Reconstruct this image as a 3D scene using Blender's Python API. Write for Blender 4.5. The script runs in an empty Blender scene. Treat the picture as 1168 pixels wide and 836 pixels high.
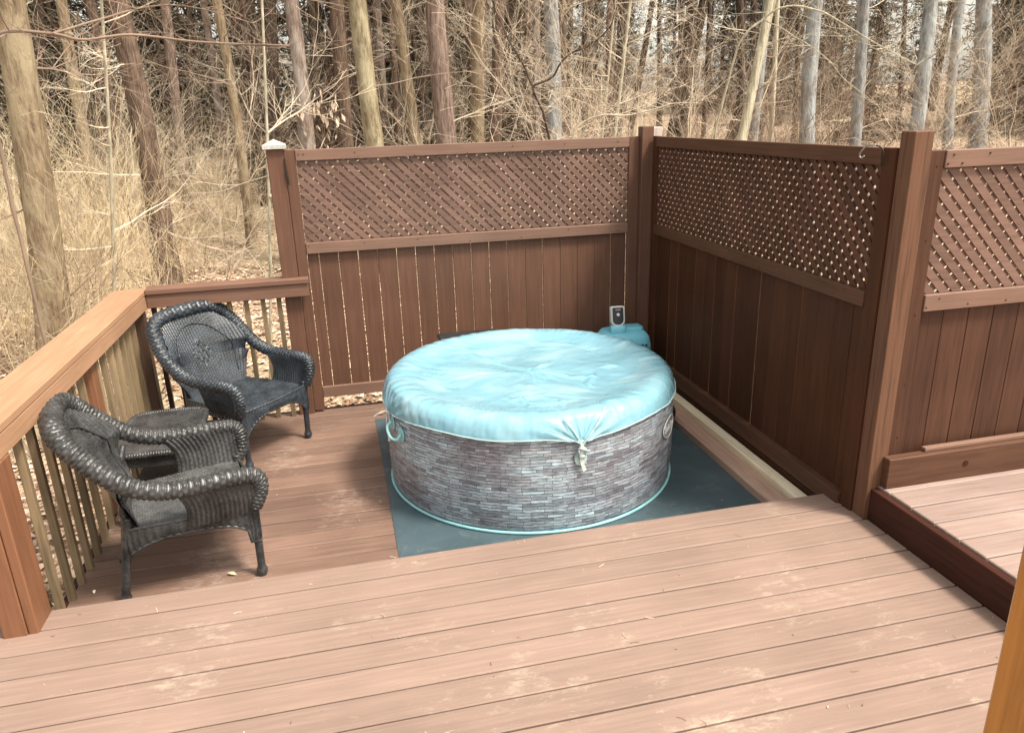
import bpy, bmesh, math, random
from mathutils import Vector, Matrix, noise
R_ = math.radians
sc = bpy.context.scene
COL = sc.collection
# ------------------------------------------------------------------ camera
cd = bpy.data.cameras.new('camera'); cam = bpy.data.objects.new('camera', cd); COL.objects.link(cam)
cd.sensor_width = 36; cd.lens = 850.07/1168*36; cd.clip_start = 0.05; cd.clip_end = 500
yaw, pit, rol = R_(12.44), R_(18.68), R_(-1.794)
fwd = Vector((math.sin(yaw)*math.cos(pit), math.cos(yaw)*math.cos(pit), -math.sin(pit)))
rt = Vector((math.cos(yaw), -math.sin(yaw), 0)); up = rt.cross(fwd)
r1 = rt*math.cos(rol)+up*math.sin(rol); u1 = -rt*math.sin(rol)+up*math.cos(rol)
m = Matrix.Identity(4)
for i in range(3): m[i][0] = r1[i]; m[i][1] = u1[i]; m[i][2] = -fwd[i]
m.translation = Vector((-2.441, -5.752, 2.206)); cam.matrix_world = m; sc.camera = cam
# ------------------------------------------------------------------ light
SUN_EL, SUN_AZ = R_(58), R_(128)          # azimuth clockwise from +Y
w = bpy.data.worlds.new('World'); sc.world = w; w.use_nodes = True
nt = w.node_tree; bg = nt.nodes['Background']
sky = nt.nodes.new('ShaderNodeTexSky'); sky.sky_type = 'NISHITA'; sky.sun_disc = False
sky.sun_elevation = SUN_EL; sky.sun_rotation = SUN_AZ; sky.air_density = 1.0; sky.dust_density = 3.0; sky.ozone_density = 0.6
hs = nt.nodes.new('ShaderNodeHueSaturation'); hs.inputs['Saturation'].default_value = 0.25
mx = nt.nodes.new('ShaderNodeMix'); mx.data_type = 'RGBA'; mx.blend_type = 'MULTIPLY'; mx.inputs[0].default_value = 1
nt.links.new(sky.outputs[0], hs.inputs['Color']); nt.links.new(hs.outputs[0], mx.inputs[6]); mx.inputs[7].default_value = (1.0, 0.95, 0.84, 1)
nt.links.new(mx.outputs[2], bg.inputs[0]); bg.inputs[1].default_value = 0.13
sl = bpy.data.lights.new('sun', 'SUN'); sl.energy = 2.3; sl.angle = R_(11); sl.color = (1, 0.92, 0.80)
so = bpy.data.objects.new('sun', sl); COL.objects.link(so)
sd = Vector((math.sin(SUN_AZ)*math.cos(SUN_EL), math.cos(SUN_AZ)*math.cos(SUN_EL), math.sin(SUN_EL)))
so.rotation_euler = sd.to_track_quat('Z', 'Y').to_euler()
sc.view_settings.view_transform = 'Standard'; sc.view_settings.look = 'None'; sc.view_settings.gamma = 1
sc.view_settings.exposure = 1.32
rnd = random.Random(7)
# ------------------------------------------------------------------ materials
def mat(name, rough=0.6, spec=0.4):
    mt = bpy.data.materials.new(name); mt.use_nodes = True
    b = mt.node_tree.nodes['Principled BSDF']; b.inputs['Roughness'].default_value = rough
    b.inputs['Specular IOR Level'].default_value = spec
    return mt, mt.node_tree, b
def N(nt, t, **k):
    n = nt.nodes.new(t)
    for a, v in k.items():
        if a in n.inputs.keys(): n.inputs[a].default_value = v
        else: setattr(n, a, v)
    return n
def ramp(nt, fac, stops):
    n = nt.nodes.new('ShaderNodeValToRGB'); e = n.color_ramp.elements
    while len(e) < len(stops): e.new(0.5)
    for i, (p, c) in enumerate(stops):
        e[i].position = p; e[i].color = (*c, 1) if len(c) == 3 else c
    nt.links.new(fac, n.inputs[0]); return n.outputs[0]
def mix(nt, f, a, b, mode='MIX'):
    n = nt.nodes.new('ShaderNodeMix'); n.data_type = 'RGBA'; n.blend_type = mode
    for s, v in ((0, f), (6, a), (7, b)):
        if hasattr(v, 'is_linked'): nt.links.new(v, n.inputs[s])
        elif isinstance(v, (int, float)): n.inputs[s].default_value = v
        else: n.inputs[s].default_value = (*v, 1)
    return n.outputs[2]
def coords(nt, scale=(1, 1, 1), kind='Object', rot=(0, 0, 0)):
    tc = nt.nodes.new('ShaderNodeTexCoord'); mp = nt.nodes.new('ShaderNodeMapping')
    mp.inputs['Scale'].default_value = scale; mp.inputs['Rotation'].default_value = rot
    nt.links.new(tc.outputs[kind], mp.inputs['Vector']); return mp.outputs[0]
def noi(nt, vec, scale, detail=4, rough=0.55, dist=0.0):
    n = N(nt, 'ShaderNodeTexNoise', Scale=scale, Detail=detail, Roughness=rough, Distortion=dist)
    nt.links.new(vec, n.inputs['Vector']); return n.outputs[0]
def bump(nt, b, h, strength=0.3, dist=0.004):
    n = N(nt, 'ShaderNodeBump', Strength=strength, Distance=dist); nt.links.new(h, n.inputs['Height'])
    nt.links.new(n.outputs[0], b.inputs['Normal'])
def attr(nt, name='rnd'):
    n = nt.nodes.new('ShaderNodeAttribute'); n.attribute_name = name; return n.outputs['Fac']
def wood(name, base, along='x', worn=0.0, worncol=(.62, .48, .40), rough=0.55, var=0.25, dark=0.6, spec=.35):
    """painted / stained wood, grain along one axis, per-board tone from the rnd attribute, optional worn spots"""
    mt, nt, b = mat(name, rough, spec)
    s = {'x': (1.2, 26, 26), 'y': (26, 1.2, 26), 'z': (26, 26, 1.2)}[along]
    g = noi(nt, coords(nt, s), 2.0, 6, 0.6, 0.3)
    big = noi(nt, coords(nt), 1.7, 3)
    c0 = tuple(x*dark for x in base); c1 = tuple(min(1, x*1.18) for x in base)
    c = ramp(nt, g, [(0.30, c0), (0.5, base), (0.72, c1)])
    bw = ramp(nt, big, [(0.3, (1-var,)*3), (0.7, (1+var*.6,)*3)])
    c = mix(nt, 1, c, bw, 'MULTIPLY')
    br = ramp(nt, attr(nt), [(0, (1-var,)*3), (1, (1+var*.5,)*3)])
    c = mix(nt, 1, c, br, 'MULTIPLY')
    if worn:
        s2 = {'x': (5, 10, 10), 'y': (10, 5, 10), 'z': (10, 10, 5)}[along]
        a = noi(nt, coords(nt, s2), 2.2, 10, 0.80, 0.3); bb = noi(nt, coords(nt, (1, 1, 1)), 1.6, 3)
        mul = N(nt, 'ShaderNodeMath', operation='MULTIPLY'); nt.links.new(a, mul.inputs[0]); nt.links.new(bb, mul.inputs[1])
        f = ramp(nt, mul.outputs[0], [(0.312-worn*.03, (0, 0, 0)), (0.43-worn*.03, (worn,)*3)])
        c = mix(nt, f, c, worncol)
        # fine dark scuffs and dirt
        d = noi(nt, coords(nt, (5, 9, 9)), 5, 7, .7)
        f2 = ramp(nt, d, [(0.66, (0, 0, 0)), (0.74, (.55,)*3)])
        c = mix(nt, f2, c, tuple(x*.45 for x in base))
        # little pale splinters
        d3 = noi(nt, coords(nt, (10, 34, 10)), 3.2, 5, .6, 1.2)
        f3 = ramp(nt, d3, [(0.69, (0, 0, 0)), (0.72, (worn*.9,)*3)])
        c = mix(nt, f3, c, tuple(min(1, x*1.25) for x in worncol))
    nt.links.new(c, b.inputs['Base Color'])
    rr = ramp(nt, big, [(0.3, (rough-.12,)*3), (0.7, (rough+.12,)*3)]); nt.links.new(rr, b.inputs['Roughness'])
    bump(nt, b, g, 0.35, 0.003)
    return mt
M = {}
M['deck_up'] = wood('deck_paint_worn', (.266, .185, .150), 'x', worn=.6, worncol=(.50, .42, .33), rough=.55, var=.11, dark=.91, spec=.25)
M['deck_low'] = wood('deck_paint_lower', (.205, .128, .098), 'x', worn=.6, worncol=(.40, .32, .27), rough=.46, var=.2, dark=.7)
M['deck_right'] = wood('deck_paint_right', (.31, .225, .195), 'x', worn=.35, worncol=(.52, .45, .40), rough=.5, var=.13, dark=.8)
M['fence_v'] = wood('fence_paint_upright', (.144, .073, .049), 'z', spec=.2, rough=.5, var=.15, dark=.84)
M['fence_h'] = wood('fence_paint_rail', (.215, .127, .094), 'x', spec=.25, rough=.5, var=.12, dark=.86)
M['fence_hy'] = wood('fence_rail_side_shaded', (.110, .054, .033), 'y', spec=.15, rough=.5, var=.14, dark=.75)  # rail paint darkened to carry the side fence's shade
M['fence_vside'] = wood('fence_side_shaded', (.075, .031, .016), 'z', spec=.12, rough=.55, var=.18, dark=.8)  # same fence paint, with the shade of the side fence in its colour
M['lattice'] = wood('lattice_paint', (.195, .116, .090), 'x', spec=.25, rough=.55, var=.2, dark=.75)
M['lattice_side'] = wood('lattice_side_shaded', (.105, .050, .033), 'y', spec=.15, rough=.55, var=.2, dark=.75)  # lattice paint darkened for the shaded side fence
M['post_big'] = wood('post_stain', (.150, .075, .045), 'z', spec=.2, rough=.55, var=.1, dark=.6)
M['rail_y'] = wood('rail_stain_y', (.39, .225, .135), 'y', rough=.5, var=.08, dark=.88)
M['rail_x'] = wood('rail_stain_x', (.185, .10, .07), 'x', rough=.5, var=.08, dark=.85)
M['rail_post'] = wood('rail_post_stain', (.21, .095, .05), 'z', rough=.5, var=.1, dark=.75)
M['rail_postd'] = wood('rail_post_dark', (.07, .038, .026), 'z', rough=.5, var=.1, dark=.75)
M['baluster'] = wood('baluster_weathered', (.27, .195, .115), 'z', rough=.7, var=.35, dark=.55)
M['riser'] = wood('riser_paint', (.050, .019, .013), 'y', spec=.12, rough=.5, var=.1)
M['curb'] = wood('curb_paint', (.52, .34, .26), 'y', worn=.3, rough=.6, var=.1, dark=.85)  # curb colour brightened to look lit at the fence foot
M['bare'] = wood('sunlit_strip_tone', (.88, .76, .56), 'y', worn=.25, worncol=(.35, .24, .16), rough=.8, var=.1, dark=.8)  # sunlit brightness of the strip is put into its colour
M['orange_post'] = wood('orange_stained_wood', (.46, .20, .045), 'z', rough=.35, var=.06, dark=.8)
M['pale_post'] = wood('pale_post', (.55, .47, .42), 'z', rough=.7, var=.1)
def plain(name, col, rough=.5, var=.15, scale=8, metal=0, spec=.4, bmp=0):
    mt, nt, b = mat(name, rough, spec); n = noi(nt, coords(nt), scale, 5)
    c = ramp(nt, n, [(0.3, tuple(x*(1-var) for x in col)), (0.7, tuple(min(1, x*(1+var)) for x in col))])
    nt.links.new(c, b.inputs['Base Color']); b.inputs['Metallic'].default_value = metal
    if bmp: bump(nt, b, n, bmp, .004)
    return mt
def bark(name, c0, c1, patch=None):
    mt, nt, b = mat(name, .9, .15)
    g = noi(nt, coords(nt, (9, 9, 1.6)), 3.0, 7, .65, .5); c = ramp(nt, g, [(.34, c0), (.62, c1)])
    if patch:
        p = noi(nt, coords(nt, (1, 1, .5)), 3.5, 6, .7); f = ramp(nt, p, [(.47, (0, 0, 0)), (.60, (.8,)*3)]); c = mix(nt, f, c, patch)
    nt.links.new(c, b.inputs['Base Color']); bump(nt, b, g, .9, .03); return mt
M['bark_tan'] = bark('bark_tan', (.14, .10, .065), (.34, .26, .17), (.40, .33, .22))
M['bark_brown'] = bark('bark_brown', (.06, .04, .03), (.20, .14, .105))
M['bark_bark'] = bark('bark_rough', (.10, .065, .05), (.32, .24, .20))
M['bark_lichen'] = bark('bark_lichen', (.12, .085, .07), (.30, .23, .19), (.42, .38, .34))
M['bark_olive'] = bark('bark_olive', (.12, .095, .06), (.33, .27, .17), (.43, .38, .26))
M['bark_grey'] = bark('bark_grey', (.14, .13, .12), (.36, .37, .37), (.44, .48, .50))
M['bark_pale'] = bark('bark_pale', (.30, .27, .19), (.62, .57, .44))
M['bark_dark'] = bark('bark_dark', (.035, .026, .02), (.11, .08, .06))
M['twig_pale'] = plain('twig_pale', (.56, .47, .36), .85, .35, 2.0)
M['twig_straw'] = plain('twig_straw', (.54, .44, .285), .85, .45, 1.5)
M['twig_brown'] = plain('twig_brown', (.24, .17, .125), .85, .3, 2.0)
def mixed():
    mt, nt, b = mat('twig_mixed', .85, .2); c = ramp(nt, attr(nt), [(0, (.10, .07, .05)), (.45, (.28, .21, .155)), (.7, (.52, .43, .33)), (1, (.64, .55, .43))]); nt.links.new(c, b.inputs['Base Color']); return mt
M['twig_mixed'] = mixed()
M['needles'] = plain('pine_needles', (.080, .068, .042), .8, .5, .8)
def leafmat():
    mt, nt, b = mat('dead_leaves', .75, .25)
    c = ramp(nt, attr(nt), [(0, (.16, .085, .05)), (.35, (.40, .25, .16)), (.7, (.62, .46, .34)), (1, (.80, .68, .55))])
    nt.links.new(c, b.inputs['Base Color']); return mt
M['leaves'] = leafmat()
def soil():
    mt, nt, b = mat('leaf_litter_ground', .9, .15)
    v = N(nt, 'ShaderNodeTexVoronoi', Scale=26); nt.links.new(coords(nt), v.inputs['Vector'])
    sep = nt.nodes.new('ShaderNodeSeparateColor'); nt.links.new(v.outputs['Color'], sep.inputs[0])
    c = ramp(nt, sep.outputs[0], [(0, (.13, .075, .045)), (.4, (.33, .21, .14)), (.75, (.50, .36, .26)), (1, (.66, .53, .42))])
    n = noi(nt, coords(nt), .35, 5, .6); f = ramp(nt, n, [(.42, (0, 0, 0)), (.60, (.75,)*3)])
    c = mix(nt, f, c, (.36, .30, .20)); nt.links.new(c, b.inputs['Base Color'])
    bump(nt, b, v.outputs['Distance'], .8, .03); return mt
M['soil'] = soil()
# ------------------------------------------------------------------ mesh helpers
class MB:
    def __init__(s): s.v = []; s.f = []; s.r = []; s.uv = []
    def quadbox(s, x0, x1, y0, y1, z0, z1, bev=.003, r=None, mtx=None):
        r = rnd.random() if r is None else r
        b = min(bev, (x1-x0)/3, (y1-y0)/3, (z1-z0)/3)
        bm = bmesh.new(); bmesh.ops.create_cube(bm, size=1)
        for v in bm.verts: v.co = Vector(((x0+x1)/2+v.co.x*(x1-x0), (y0+y1)/2+v.co.y*(y1-y0), (z0+z1)/2+v.co.z*(z1-z0)))
        if b > 0: bmesh.ops.bevel(bm, geom=bm.edges[:], offset=b, segments=1, affect='EDGES')
        if mtx: bm.transform(mtx)
        s.addbm(bm, r); return s
    def addbm(s, bm, r=0.5):
        bm.verts.ensure_lookup_table(); n = len(s.v)
        for i, v in enumerate(bm.verts): v.index = i; s.v.append(v.co[:]); s.r.append(r)
        for f in bm.faces: s.f.append([n+v.index for v in f.verts])
        bm.free()
    def tube(s, pts, rads, n=6, r=None, cap=True, disp=None, flat=None):
        """swept tube; rads a number or list; disp(i, j)-> radius factor"""
        r = rnd.random() if r is None else r
        pts = [Vector(p) for p in pts]; k = len(pts)
        if not hasattr(rads, '__len__'): rads = [rads]*k
        base = len(s.v); prev = None
        for i, p in enumerate(pts):
            t = (pts[min(i+1, k-1)]-pts[max(i-1, 0)]); t = t.normalized() if t.length > 1e-9 else Vector((0, 0, 1))
            if prev is None:
                a = Vector((0, 0, 1)) if abs(t.z) < .9 else Vector((1, 0, 0)); nx = (a-t*a.dot(t)).normalized()
            else: nx = (prev-t*prev.dot(t)); nx = nx.normalized() if nx.length > 1e-6 else Vector((1, 0, 0))
            prev = nx; by = t.cross(nx)
            for j in range(n):
                a = 2*math.pi*j/n; q = rads[i]*(disp(i, j) if disp else 1)
                s.v.append((p+nx*math.cos(a)*q+by*math.sin(a)*q*(flat or 1))[:]); s.r.append(r)
        for i in range(k-1):
            for j in range(n):
                j2 = (j+1) % n; s.f.append([base+i*n+j, base+i*n+j2, base+(i+1)*n+j2, base+(i+1)*n+j])
        if cap:
            s.f.append([base+j for j in range(n)][::-1]); s.f.append([base+(k-1)*n+j for j in range(n)])
        return s
    def grid(s, fn, nu, nv, r=.5, closeu=False):
        base = len(s.v)
        for i in range(nu):
            for j in range(nv): s.v.append(tuple(fn(i/(nu-1) if not closeu else i/nu, j/(nv-1)))); s.r.append(r)
        for i in range(nu if closeu else nu-1):
            for j in range(nv-1):
                i2 = (i+1) % nu; s.f.append([base+i*nv+j, base+i2*nv+j, base+i2*nv+j+1, base+i*nv+j+1])
        return s
    def build(s, name, mt, parent=None, smooth=False, loc=None):
        me = bpy.data.meshes.new(name); me.from_pydata(s.v, [], s.f); me.update()
        a = me.attributes.new('rnd', 'FLOAT', 'POINT'); a.data.foreach_set('value', s.r)
        if smooth: me.polygons.foreach_set('use_smooth', [True]*len(me.polygons))
        me.materials.append(mt); o = bpy.data.objects.new(name, me); COL.objects.link(o)
        if parent: o.parent = parent
        if loc: o.location = loc
        return o
def tag(o, label=None, cat=None, group=None, kind=None):
    if label: o['label'] = label
    if cat: o['category'] = cat
    if group: o['group'] = group
    if kind: o['kind'] = kind
    return o
def empty(name, loc=(0, 0, 0), rz=0, **k):
    o = bpy.data.objects.new(name, None); COL.objects.link(o); o.location = loc; o.rotation_euler = (0, 0, rz); o.empty_display_size = .1
    return tag(o, k.get('label'), k.get('cat'), k.get('group'), k.get('kind'))
def sub(root, o):
    """keep world coordinates for a child of an un-rotated empty"""
    o.parent = root; o.location = -Vector(root.location); return o
def smooth_path(ctrl, n):
    """Catmull-Rom"""
    P = [Vector(c) for c in ctrl]; out = []
    segs = len(P)-1
    for i in range(n):
        t = i/(n-1)*segs; k = min(int(t), segs-1); u = t-k
        p0, p1, p2, p3 = P[max(k-1, 0)], P[k], P[k+1], P[min(k+2, segs)]
        out.append(.5*((2*p1)+(p2-p0)*u+(2*p0-5*p1+4*p2-p3)*u*u+(-p0+3*p1-3*p2+p3)*u**3))
    return out
def interp(x, pts):
    if x <= pts[0][0]: return pts[0][1]
    for (a, fa), (b, fb) in zip(pts, pts[1:]):
        if x <= b: return fa+(fb-fa)*(x-a)/(b-a)
    return pts[-1][1]
# ------------------------------------------------------------------ ground
def gz(x, y):
    d = max(0.0, y-.6); base = -.42+.085*min(d, 36)
    if x < -4: base += .01*min(-x-4, 20)
    if x > 6: base += .045*min(x-6, 14)*min(1, max(0, (y+4)/8))
    base += (noise.noise(Vector((x*.18, y*.18, 3)))*.28+noise.noise(Vector((x*.9, y*.9, 1)))*.05)*min(1, max(0, (abs(x+2)+max(y, 0)-3)/5))
    return base
g = MB()
def gfn(u, v):
    x = -2+(u-.5)*60+((u-.5)**3)*1200; y = -14+v*30+v**3*180
    return x, y, gz(x, y)
g.grid(gfn, 170, 170)
tag(g.build('ground', M['soil'], smooth=True), kind='structure')
# ------------------------------------------------------------------ decks
def planks(name, mt, x0, x1, y0, y1, ztop, pitch=.148, gap=.0075, th=.028, splits=()):
    mb = MB(); y = y1
    while y > y0+.01:
        xs = [x0]
        if splits: xs += [splits[rnd.randrange(len(splits))]] if rnd.random() < .45 else []
        xs += [x1]
        for a, b in zip(xs, xs[1:]): mb.quadbox(a+.001, b-.001, max(y0, y-pitch+gap), y, ztop-th, ztop+rnd.uniform(-.0012, .0012), .004)
        y -= pitch
    return mb
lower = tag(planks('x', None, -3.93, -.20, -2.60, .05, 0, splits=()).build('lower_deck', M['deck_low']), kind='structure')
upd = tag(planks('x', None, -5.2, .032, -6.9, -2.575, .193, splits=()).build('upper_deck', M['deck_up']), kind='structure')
plt = tag(planks('x', None, .075, 3.2, -5.6, -2.80, .372, splits=()).build('raised_platform', M['deck_right']), kind='structure')
j = MB()
j.quadbox(-3.93, .05, -2.62, -2.595, .0, .163, .002)
j.build('step_riser', M['riser'])
tag(bpy.data.objects['step_riser'], kind='structure')
j = MB(); j.quadbox(.034, .072, -5.6, -2.865, .10, .362, .003)
tag(j.build('platform_riser', M['riser']), kind='structure')
j = MB()
for x in (-3.9, -3.0, -2.1, -1.2, -.3): j.quadbox(x, x+.04, -2.6, .03, -.2, -.032, 0)
j.quadbox(-3.93, -.2, .052, .09, -.2, -.004, .002); j.quadbox(-3.97, -3.932, -2.6, .05, -.2, -.004, .002)
j.quadbox(-5.2, .03, -6.8, -2.63, -.5, .16, 0); j.quadbox(.08, 3.2, -5.5, -2.83, -.5, .335, 0)
for x in (-3.95, -2, 0): j.quadbox(x, x+.09, -.1, -.01, -.6, -.202, 0)
tag(j.build('deck_framing', M['riser']), kind='structure')
# ------------------------------------------------------------------ lattice
def clip(poly, x0, x1, z0, z1):
    def cl(ps, f):
        out = []
        for i in range(len(ps)):
            a, b = ps[i], ps[(i+1) % len(ps)]; fa, fb = f(a), f(b)
            if fa >= 0: out.append(a)
            if (fa >= 0) != (fb >= 0):
                t = fa/(fa-fb); out.append((a[0]+(b[0]-a[0])*t, a[1]+(b[1]-a[1])*t))
        return out
    for f in (lambda p: p[0]-x0, lambda p: x1-p[0], lambda p: p[1]-z0, lambda p: z1-p[1]):
        poly = cl(poly, f)
        if len(poly) < 3: return []
    return poly
def lattice(x0, x1, z0, z1, pitch=.0735, wd=.0372, th=.007, front=-1):
    """two layers of diagonal strips in an XZ rectangle; front strips fall to the right. returns MB with y in [0, 2*th]"""
    mb = MB(); h = z1-z0; hw = wd*math.sqrt(2)/2
    for layer, sg in ((0, 1), (1, -1)):
        y0 = layer*(th+.0006); c = x0-h-.25+rnd.random()*.05
        while c < x1+h:
            cc = c+rnd.uniform(-.002, .002)
            if sg == 1: poly = [(cc-hw, z1+.1), (cc+hw, z1+.1), (cc+hw+h+.2, z0-.1), (cc-hw+h+.2, z0-.1)]
            else: poly = [(cc-hw, z0-.1), (cc+hw, z0-.1), (cc+hw+h+.2, z1+.1), (cc-hw+h+.2, z1+.1)]
            c += pitch
            p = clip(poly, x0, x1, z0, z1)
            if not p: continue
            n = len(mb.v); k = len(p); rr = rnd.random(); yy = y0+rnd.uniform(0, .0004)
            for (a, b) in p: mb.v.append((a, yy, b)); mb.r.append(rr)
            for (a, b) in p: mb.v.append((a, yy+th, b)); mb.r.append(rr)
            mb.f.append([n+i for i in range(k)]); mb.f.append([n+k+i for i in range(k)][::-1])
            for i in range(k): i2 = (i+1) % k; mb.f.append([n+i, n+k+i, n+k+i2, n+i2])
    return mb
def box(*a, **k): return MB().quadbox(*a, **k)
def fence(root, L, mats, first=.13, gaps=None, lat_pitch=.0735, ledge=False, H=2.012, low=0.12, bthick=.0165, wd=.0372):
    """fence panel in the root's frame: x along 0..L, front face towards -y"""
    mh, mv, ml = mats
    box(0, .075, -.012, .028, low-.1, H, r=.5).build('stile', mv, root)
    box(L-.085, L, -.012, .028, low-.1, H, r=.6).build('stile', mv, root)
    box(.077, L-.087, -.018, .02, H-.078, H-.001, r=.6).build('top_rail', mh, root)
    box(.077, L-.087, -.020, .02, 1.265, 1.345, r=.5).build('middle_rail', mh, root)
    if ledge: box(.077, L-.087, -.030, .02, low+.02, low+.12, r=.3).build('bottom_rail', mh, root)
    else: box(.077, L-.087, -.016, .012, low, low+.088, r=.3).build('bottom_rail', mh, root)
    lt = lattice(.079, L-.089, 1.347, H-.080, lat_pitch, wd); lo = lt.build('lattice', ml, root); lo.location = (0, .001, 0)
    mb = MB(); x = .079
    k = 0
    nx = x+first
    while x < L-.09:
        e = min(nx, L-.088); gp = gaps[k % len(gaps)] if gaps else .004
        a = rnd.uniform(-.0015, .0015)
        mb.quadbox(x, e-gp, .0135, .0135+bthick+a, low+.01 if not ledge else -.0, 1.263, .002)
        x = e; nx = x+.145; k += 1
    mb.build('board_infill', mv, root)
# back fence
bf = empty('back_fence', (-2.790, 0, 0), label='long brown lattice-topped privacy fence behind the hot tub, with bright gaps between boards', cat='fence')
fence(bf, 2.70, (M['fence_h'], M['fence_v'], M['lattice']), first=.085, gaps=[.004, .006, .006, .006, .005, .005, .005, .006, .004, .006, .004, .003, .005, .002, .002, .001, .005, .003])
box(-.120, -.004, -.028, .075, -.45, 2.02, r=.7, bev=.004).build('post', M['fence_v'], bf)
cp = MB()
bm = bmesh.new()
vs = [bm.verts.new(p) for p in ((-.140, -.052, 2.022), (.016, -.052, 2.022), (.016, .097, 2.022), (-.140, .097, 2.022), (-.140, -.052, 2.050), (.016, -.052, 2.050), (.016, .097, 2.050), (-.140, .097, 2.050), (-.062, .022, 2.088))]
for f in ((3, 2, 1, 0), (0, 1, 5, 4), (1, 2, 6, 5), (2, 3, 7, 6), (3, 0, 4, 7), (4, 5, 8), (5, 6, 8), (6, 7, 8), (7, 4, 8)): bm.faces.new([vs[i] for i in f])
cp.addbm(bm, .5); cp.build('post_cap', plain('cap_white', (.50, .49, .44), .5, .2, 30), bf)
box(2.702, 2.80, -.060, .03, -.45, 2.085, r=.3, bev=.004).build('post', M['fence_v'], bf)
box(2.835, 2.93, .075, .165, -.45, 2.075, r=.3, bev=.004).build('rear_post', M['pale_post'], bf)
# right fence: its x axis runs from the corner towards the camera (-y); front face towards -x
rf = empty('side_fence', (0.008, -.075, 0), rz=-math.pi/2, label='dark brown lattice-topped privacy fence on the right side of the hot tub', cat='fence')
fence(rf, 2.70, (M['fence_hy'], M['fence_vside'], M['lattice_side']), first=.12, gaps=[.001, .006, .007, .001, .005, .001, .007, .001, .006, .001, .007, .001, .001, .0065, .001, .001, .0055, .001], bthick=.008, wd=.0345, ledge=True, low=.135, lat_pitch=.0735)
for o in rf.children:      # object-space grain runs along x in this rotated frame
    if o.name.startswith(('top_rail', 'middle_rail', 'bottom_rail')): o.data.materials[0] = M['fence_hx_dark'] if 'fence_hx_dark' in M else M.setdefault('fence_hx_dark', wood('fence_paint_rail_dark', (.110, .054, .033), 'x', spec=.15, rough=.5, var=.14, dark=.75))  # rail colour holds the shade of the side fence
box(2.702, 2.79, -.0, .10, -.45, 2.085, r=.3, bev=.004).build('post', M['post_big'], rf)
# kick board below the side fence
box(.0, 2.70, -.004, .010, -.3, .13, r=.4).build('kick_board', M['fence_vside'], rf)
# near right fence (faces the camera), on the raised platform
nf = empty('platform_fence', (.115, -2.838, 0), label='brown lattice-topped fence section standing at the back of the raised right platform', cat='fence')
M['fence_v_shaded'] = wood('fence_upright_shaded', (.088, .040, .025), 'z', spec=.18, rough=.5, var=.2, dark=.7)  # upright paint darkened, shade on the platform fence boards is in the colour
fence(nf, 2.70, (M['fence_h'], M['fence_v_shaded'], M['lattice']), first=.145, gaps=[.002, .003, .003, .002], H=2.0, low=.40)
box(-.035, 2.70, -.072, -.020, .374, .535, r=.5, bev=.004).build('kick_board', M['fence_hx_dark'], nf)
box(.19, 2.70, -.045, -.014, .537, .556, r=.8, bev=.002).build('ledge_strip', M['fence_h'], nf)
kn = MB().tube([(.42, -.0745, .455), (.42, -.0725, .455)], .016, 12); kn.build('wood_knot', M['riser'], nf)
def nails(root, pts, y):
    mb = MB()
    for x, z in pts: mb.tube([(x, y+.001, z), (x, y-.0015, z)], .0042, 8)
    o = mb.build('nail_heads', M['riser'], root); o['kind'] = 'stuff'
rn = random.Random(3)
nails(nf, [(x+rn.uniform(-.02, .02), 1.96+rn.choice((-.02, .018))) for x in (.10, .12, .16, .30, .52, .75, .98, 1.3)]+[(x+rn.uniform(-.02, .02), 1.305+rn.choice((-.02, .018))) for x in (.10, .14, .31, .55, .78, 1.0)], -.020)
nails(nf, [(.04, z) for z in (.62, .9, 1.25, 1.6, 1.93)], -.012)
nails(bf, [(x+rn.uniform(-.03, .03), 1.96+rn.choice((-.02, .018))) for x in (.10, .12, .5, .9, 1.3, 1.7, 2.1, 2.5)]+[(x+rn.uniform(-.03, .03), 1.305+rn.choice((-.02, .018))) for x in (.10, .5, .9, 1.3, 1.7, 2.1, 2.5)], -.020)
nails(rf, [(x+rn.uniform(-.03, .03), 1.305+rn.choice((-.02, .018))) for x in (.10, .5, .9, 1.3, 1.7, 2.1, 2.5)], -.020)
# ------------------------------------------------------------------ deck railing
def bal(root, x, y, mt, z0=-.12, z1=.96, s=.0165, name='baluster'):
    t = rnd.uniform(-.004, .004)
    return box(x-s, x+s, y-s+t, y+s+t, z0, z1, bev=.002).build(name, mt, root)
lr = empty('deck_railing', (0, 0, 0), label='orange stained left railing with weathered greenish balusters behind the wicker chairs', cat='railing')
box(-4.085, -3.858, -2.76, .02, 1.052, 1.090, bev=.005, r=.5).build('cap_rail', M['rail_y'], lr)
box(-3.895, -3.860, -2.72, -.03, .958, 1.050, bev=.003, r=.6).build('fascia_rail', M['rail_y'], lr)
box(-3.975, -3.935, -2.72, -.03, .958, 1.050, bev=.003, r=.6).build('outer_rail', M['rail_y'], lr)
box(-3.99, -3.897, -2.74, -2.64, -.3, 1.050, bev=.004, r=.7).build('post', M['rail_post'], lr)
box(-3.895, -3.855, -2.735, -2.58, -.1, .957, bev=.004, r=.7).build('post', M['rail_post'], lr)
box(-3.975, -3.897, -1.33, -1.24, -.3, 1.050, bev=.004, r=.7).build('post', M['rail_post'], lr)
box(-3.975, -3.885, -.13, -.04, -.3, 1.050, bev=.004, r=.2).build('post', M['rail_postd'], lr)
y = -2.50
while y < -.2:
    if abs(y+1.285) > .075: bal(lr, -3.916, y, M['baluster'], -.15, 1.045)
    y += .145
br = empty('rear_railing', (0, 0, 0), label='short brown railing run between the left corner and the fence post', cat='railing')
box(-3.856, -2.722, -.095, .06, 1.060, 1.098, bev=.004, r=.5).build('cap_rail', M['rail_x'], br)
box(-3.856, -2.726, -.082, -.046, .962, 1.058, bev=.003, r=.5).build('fascia_rail', M['rail_x'], br)
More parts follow.
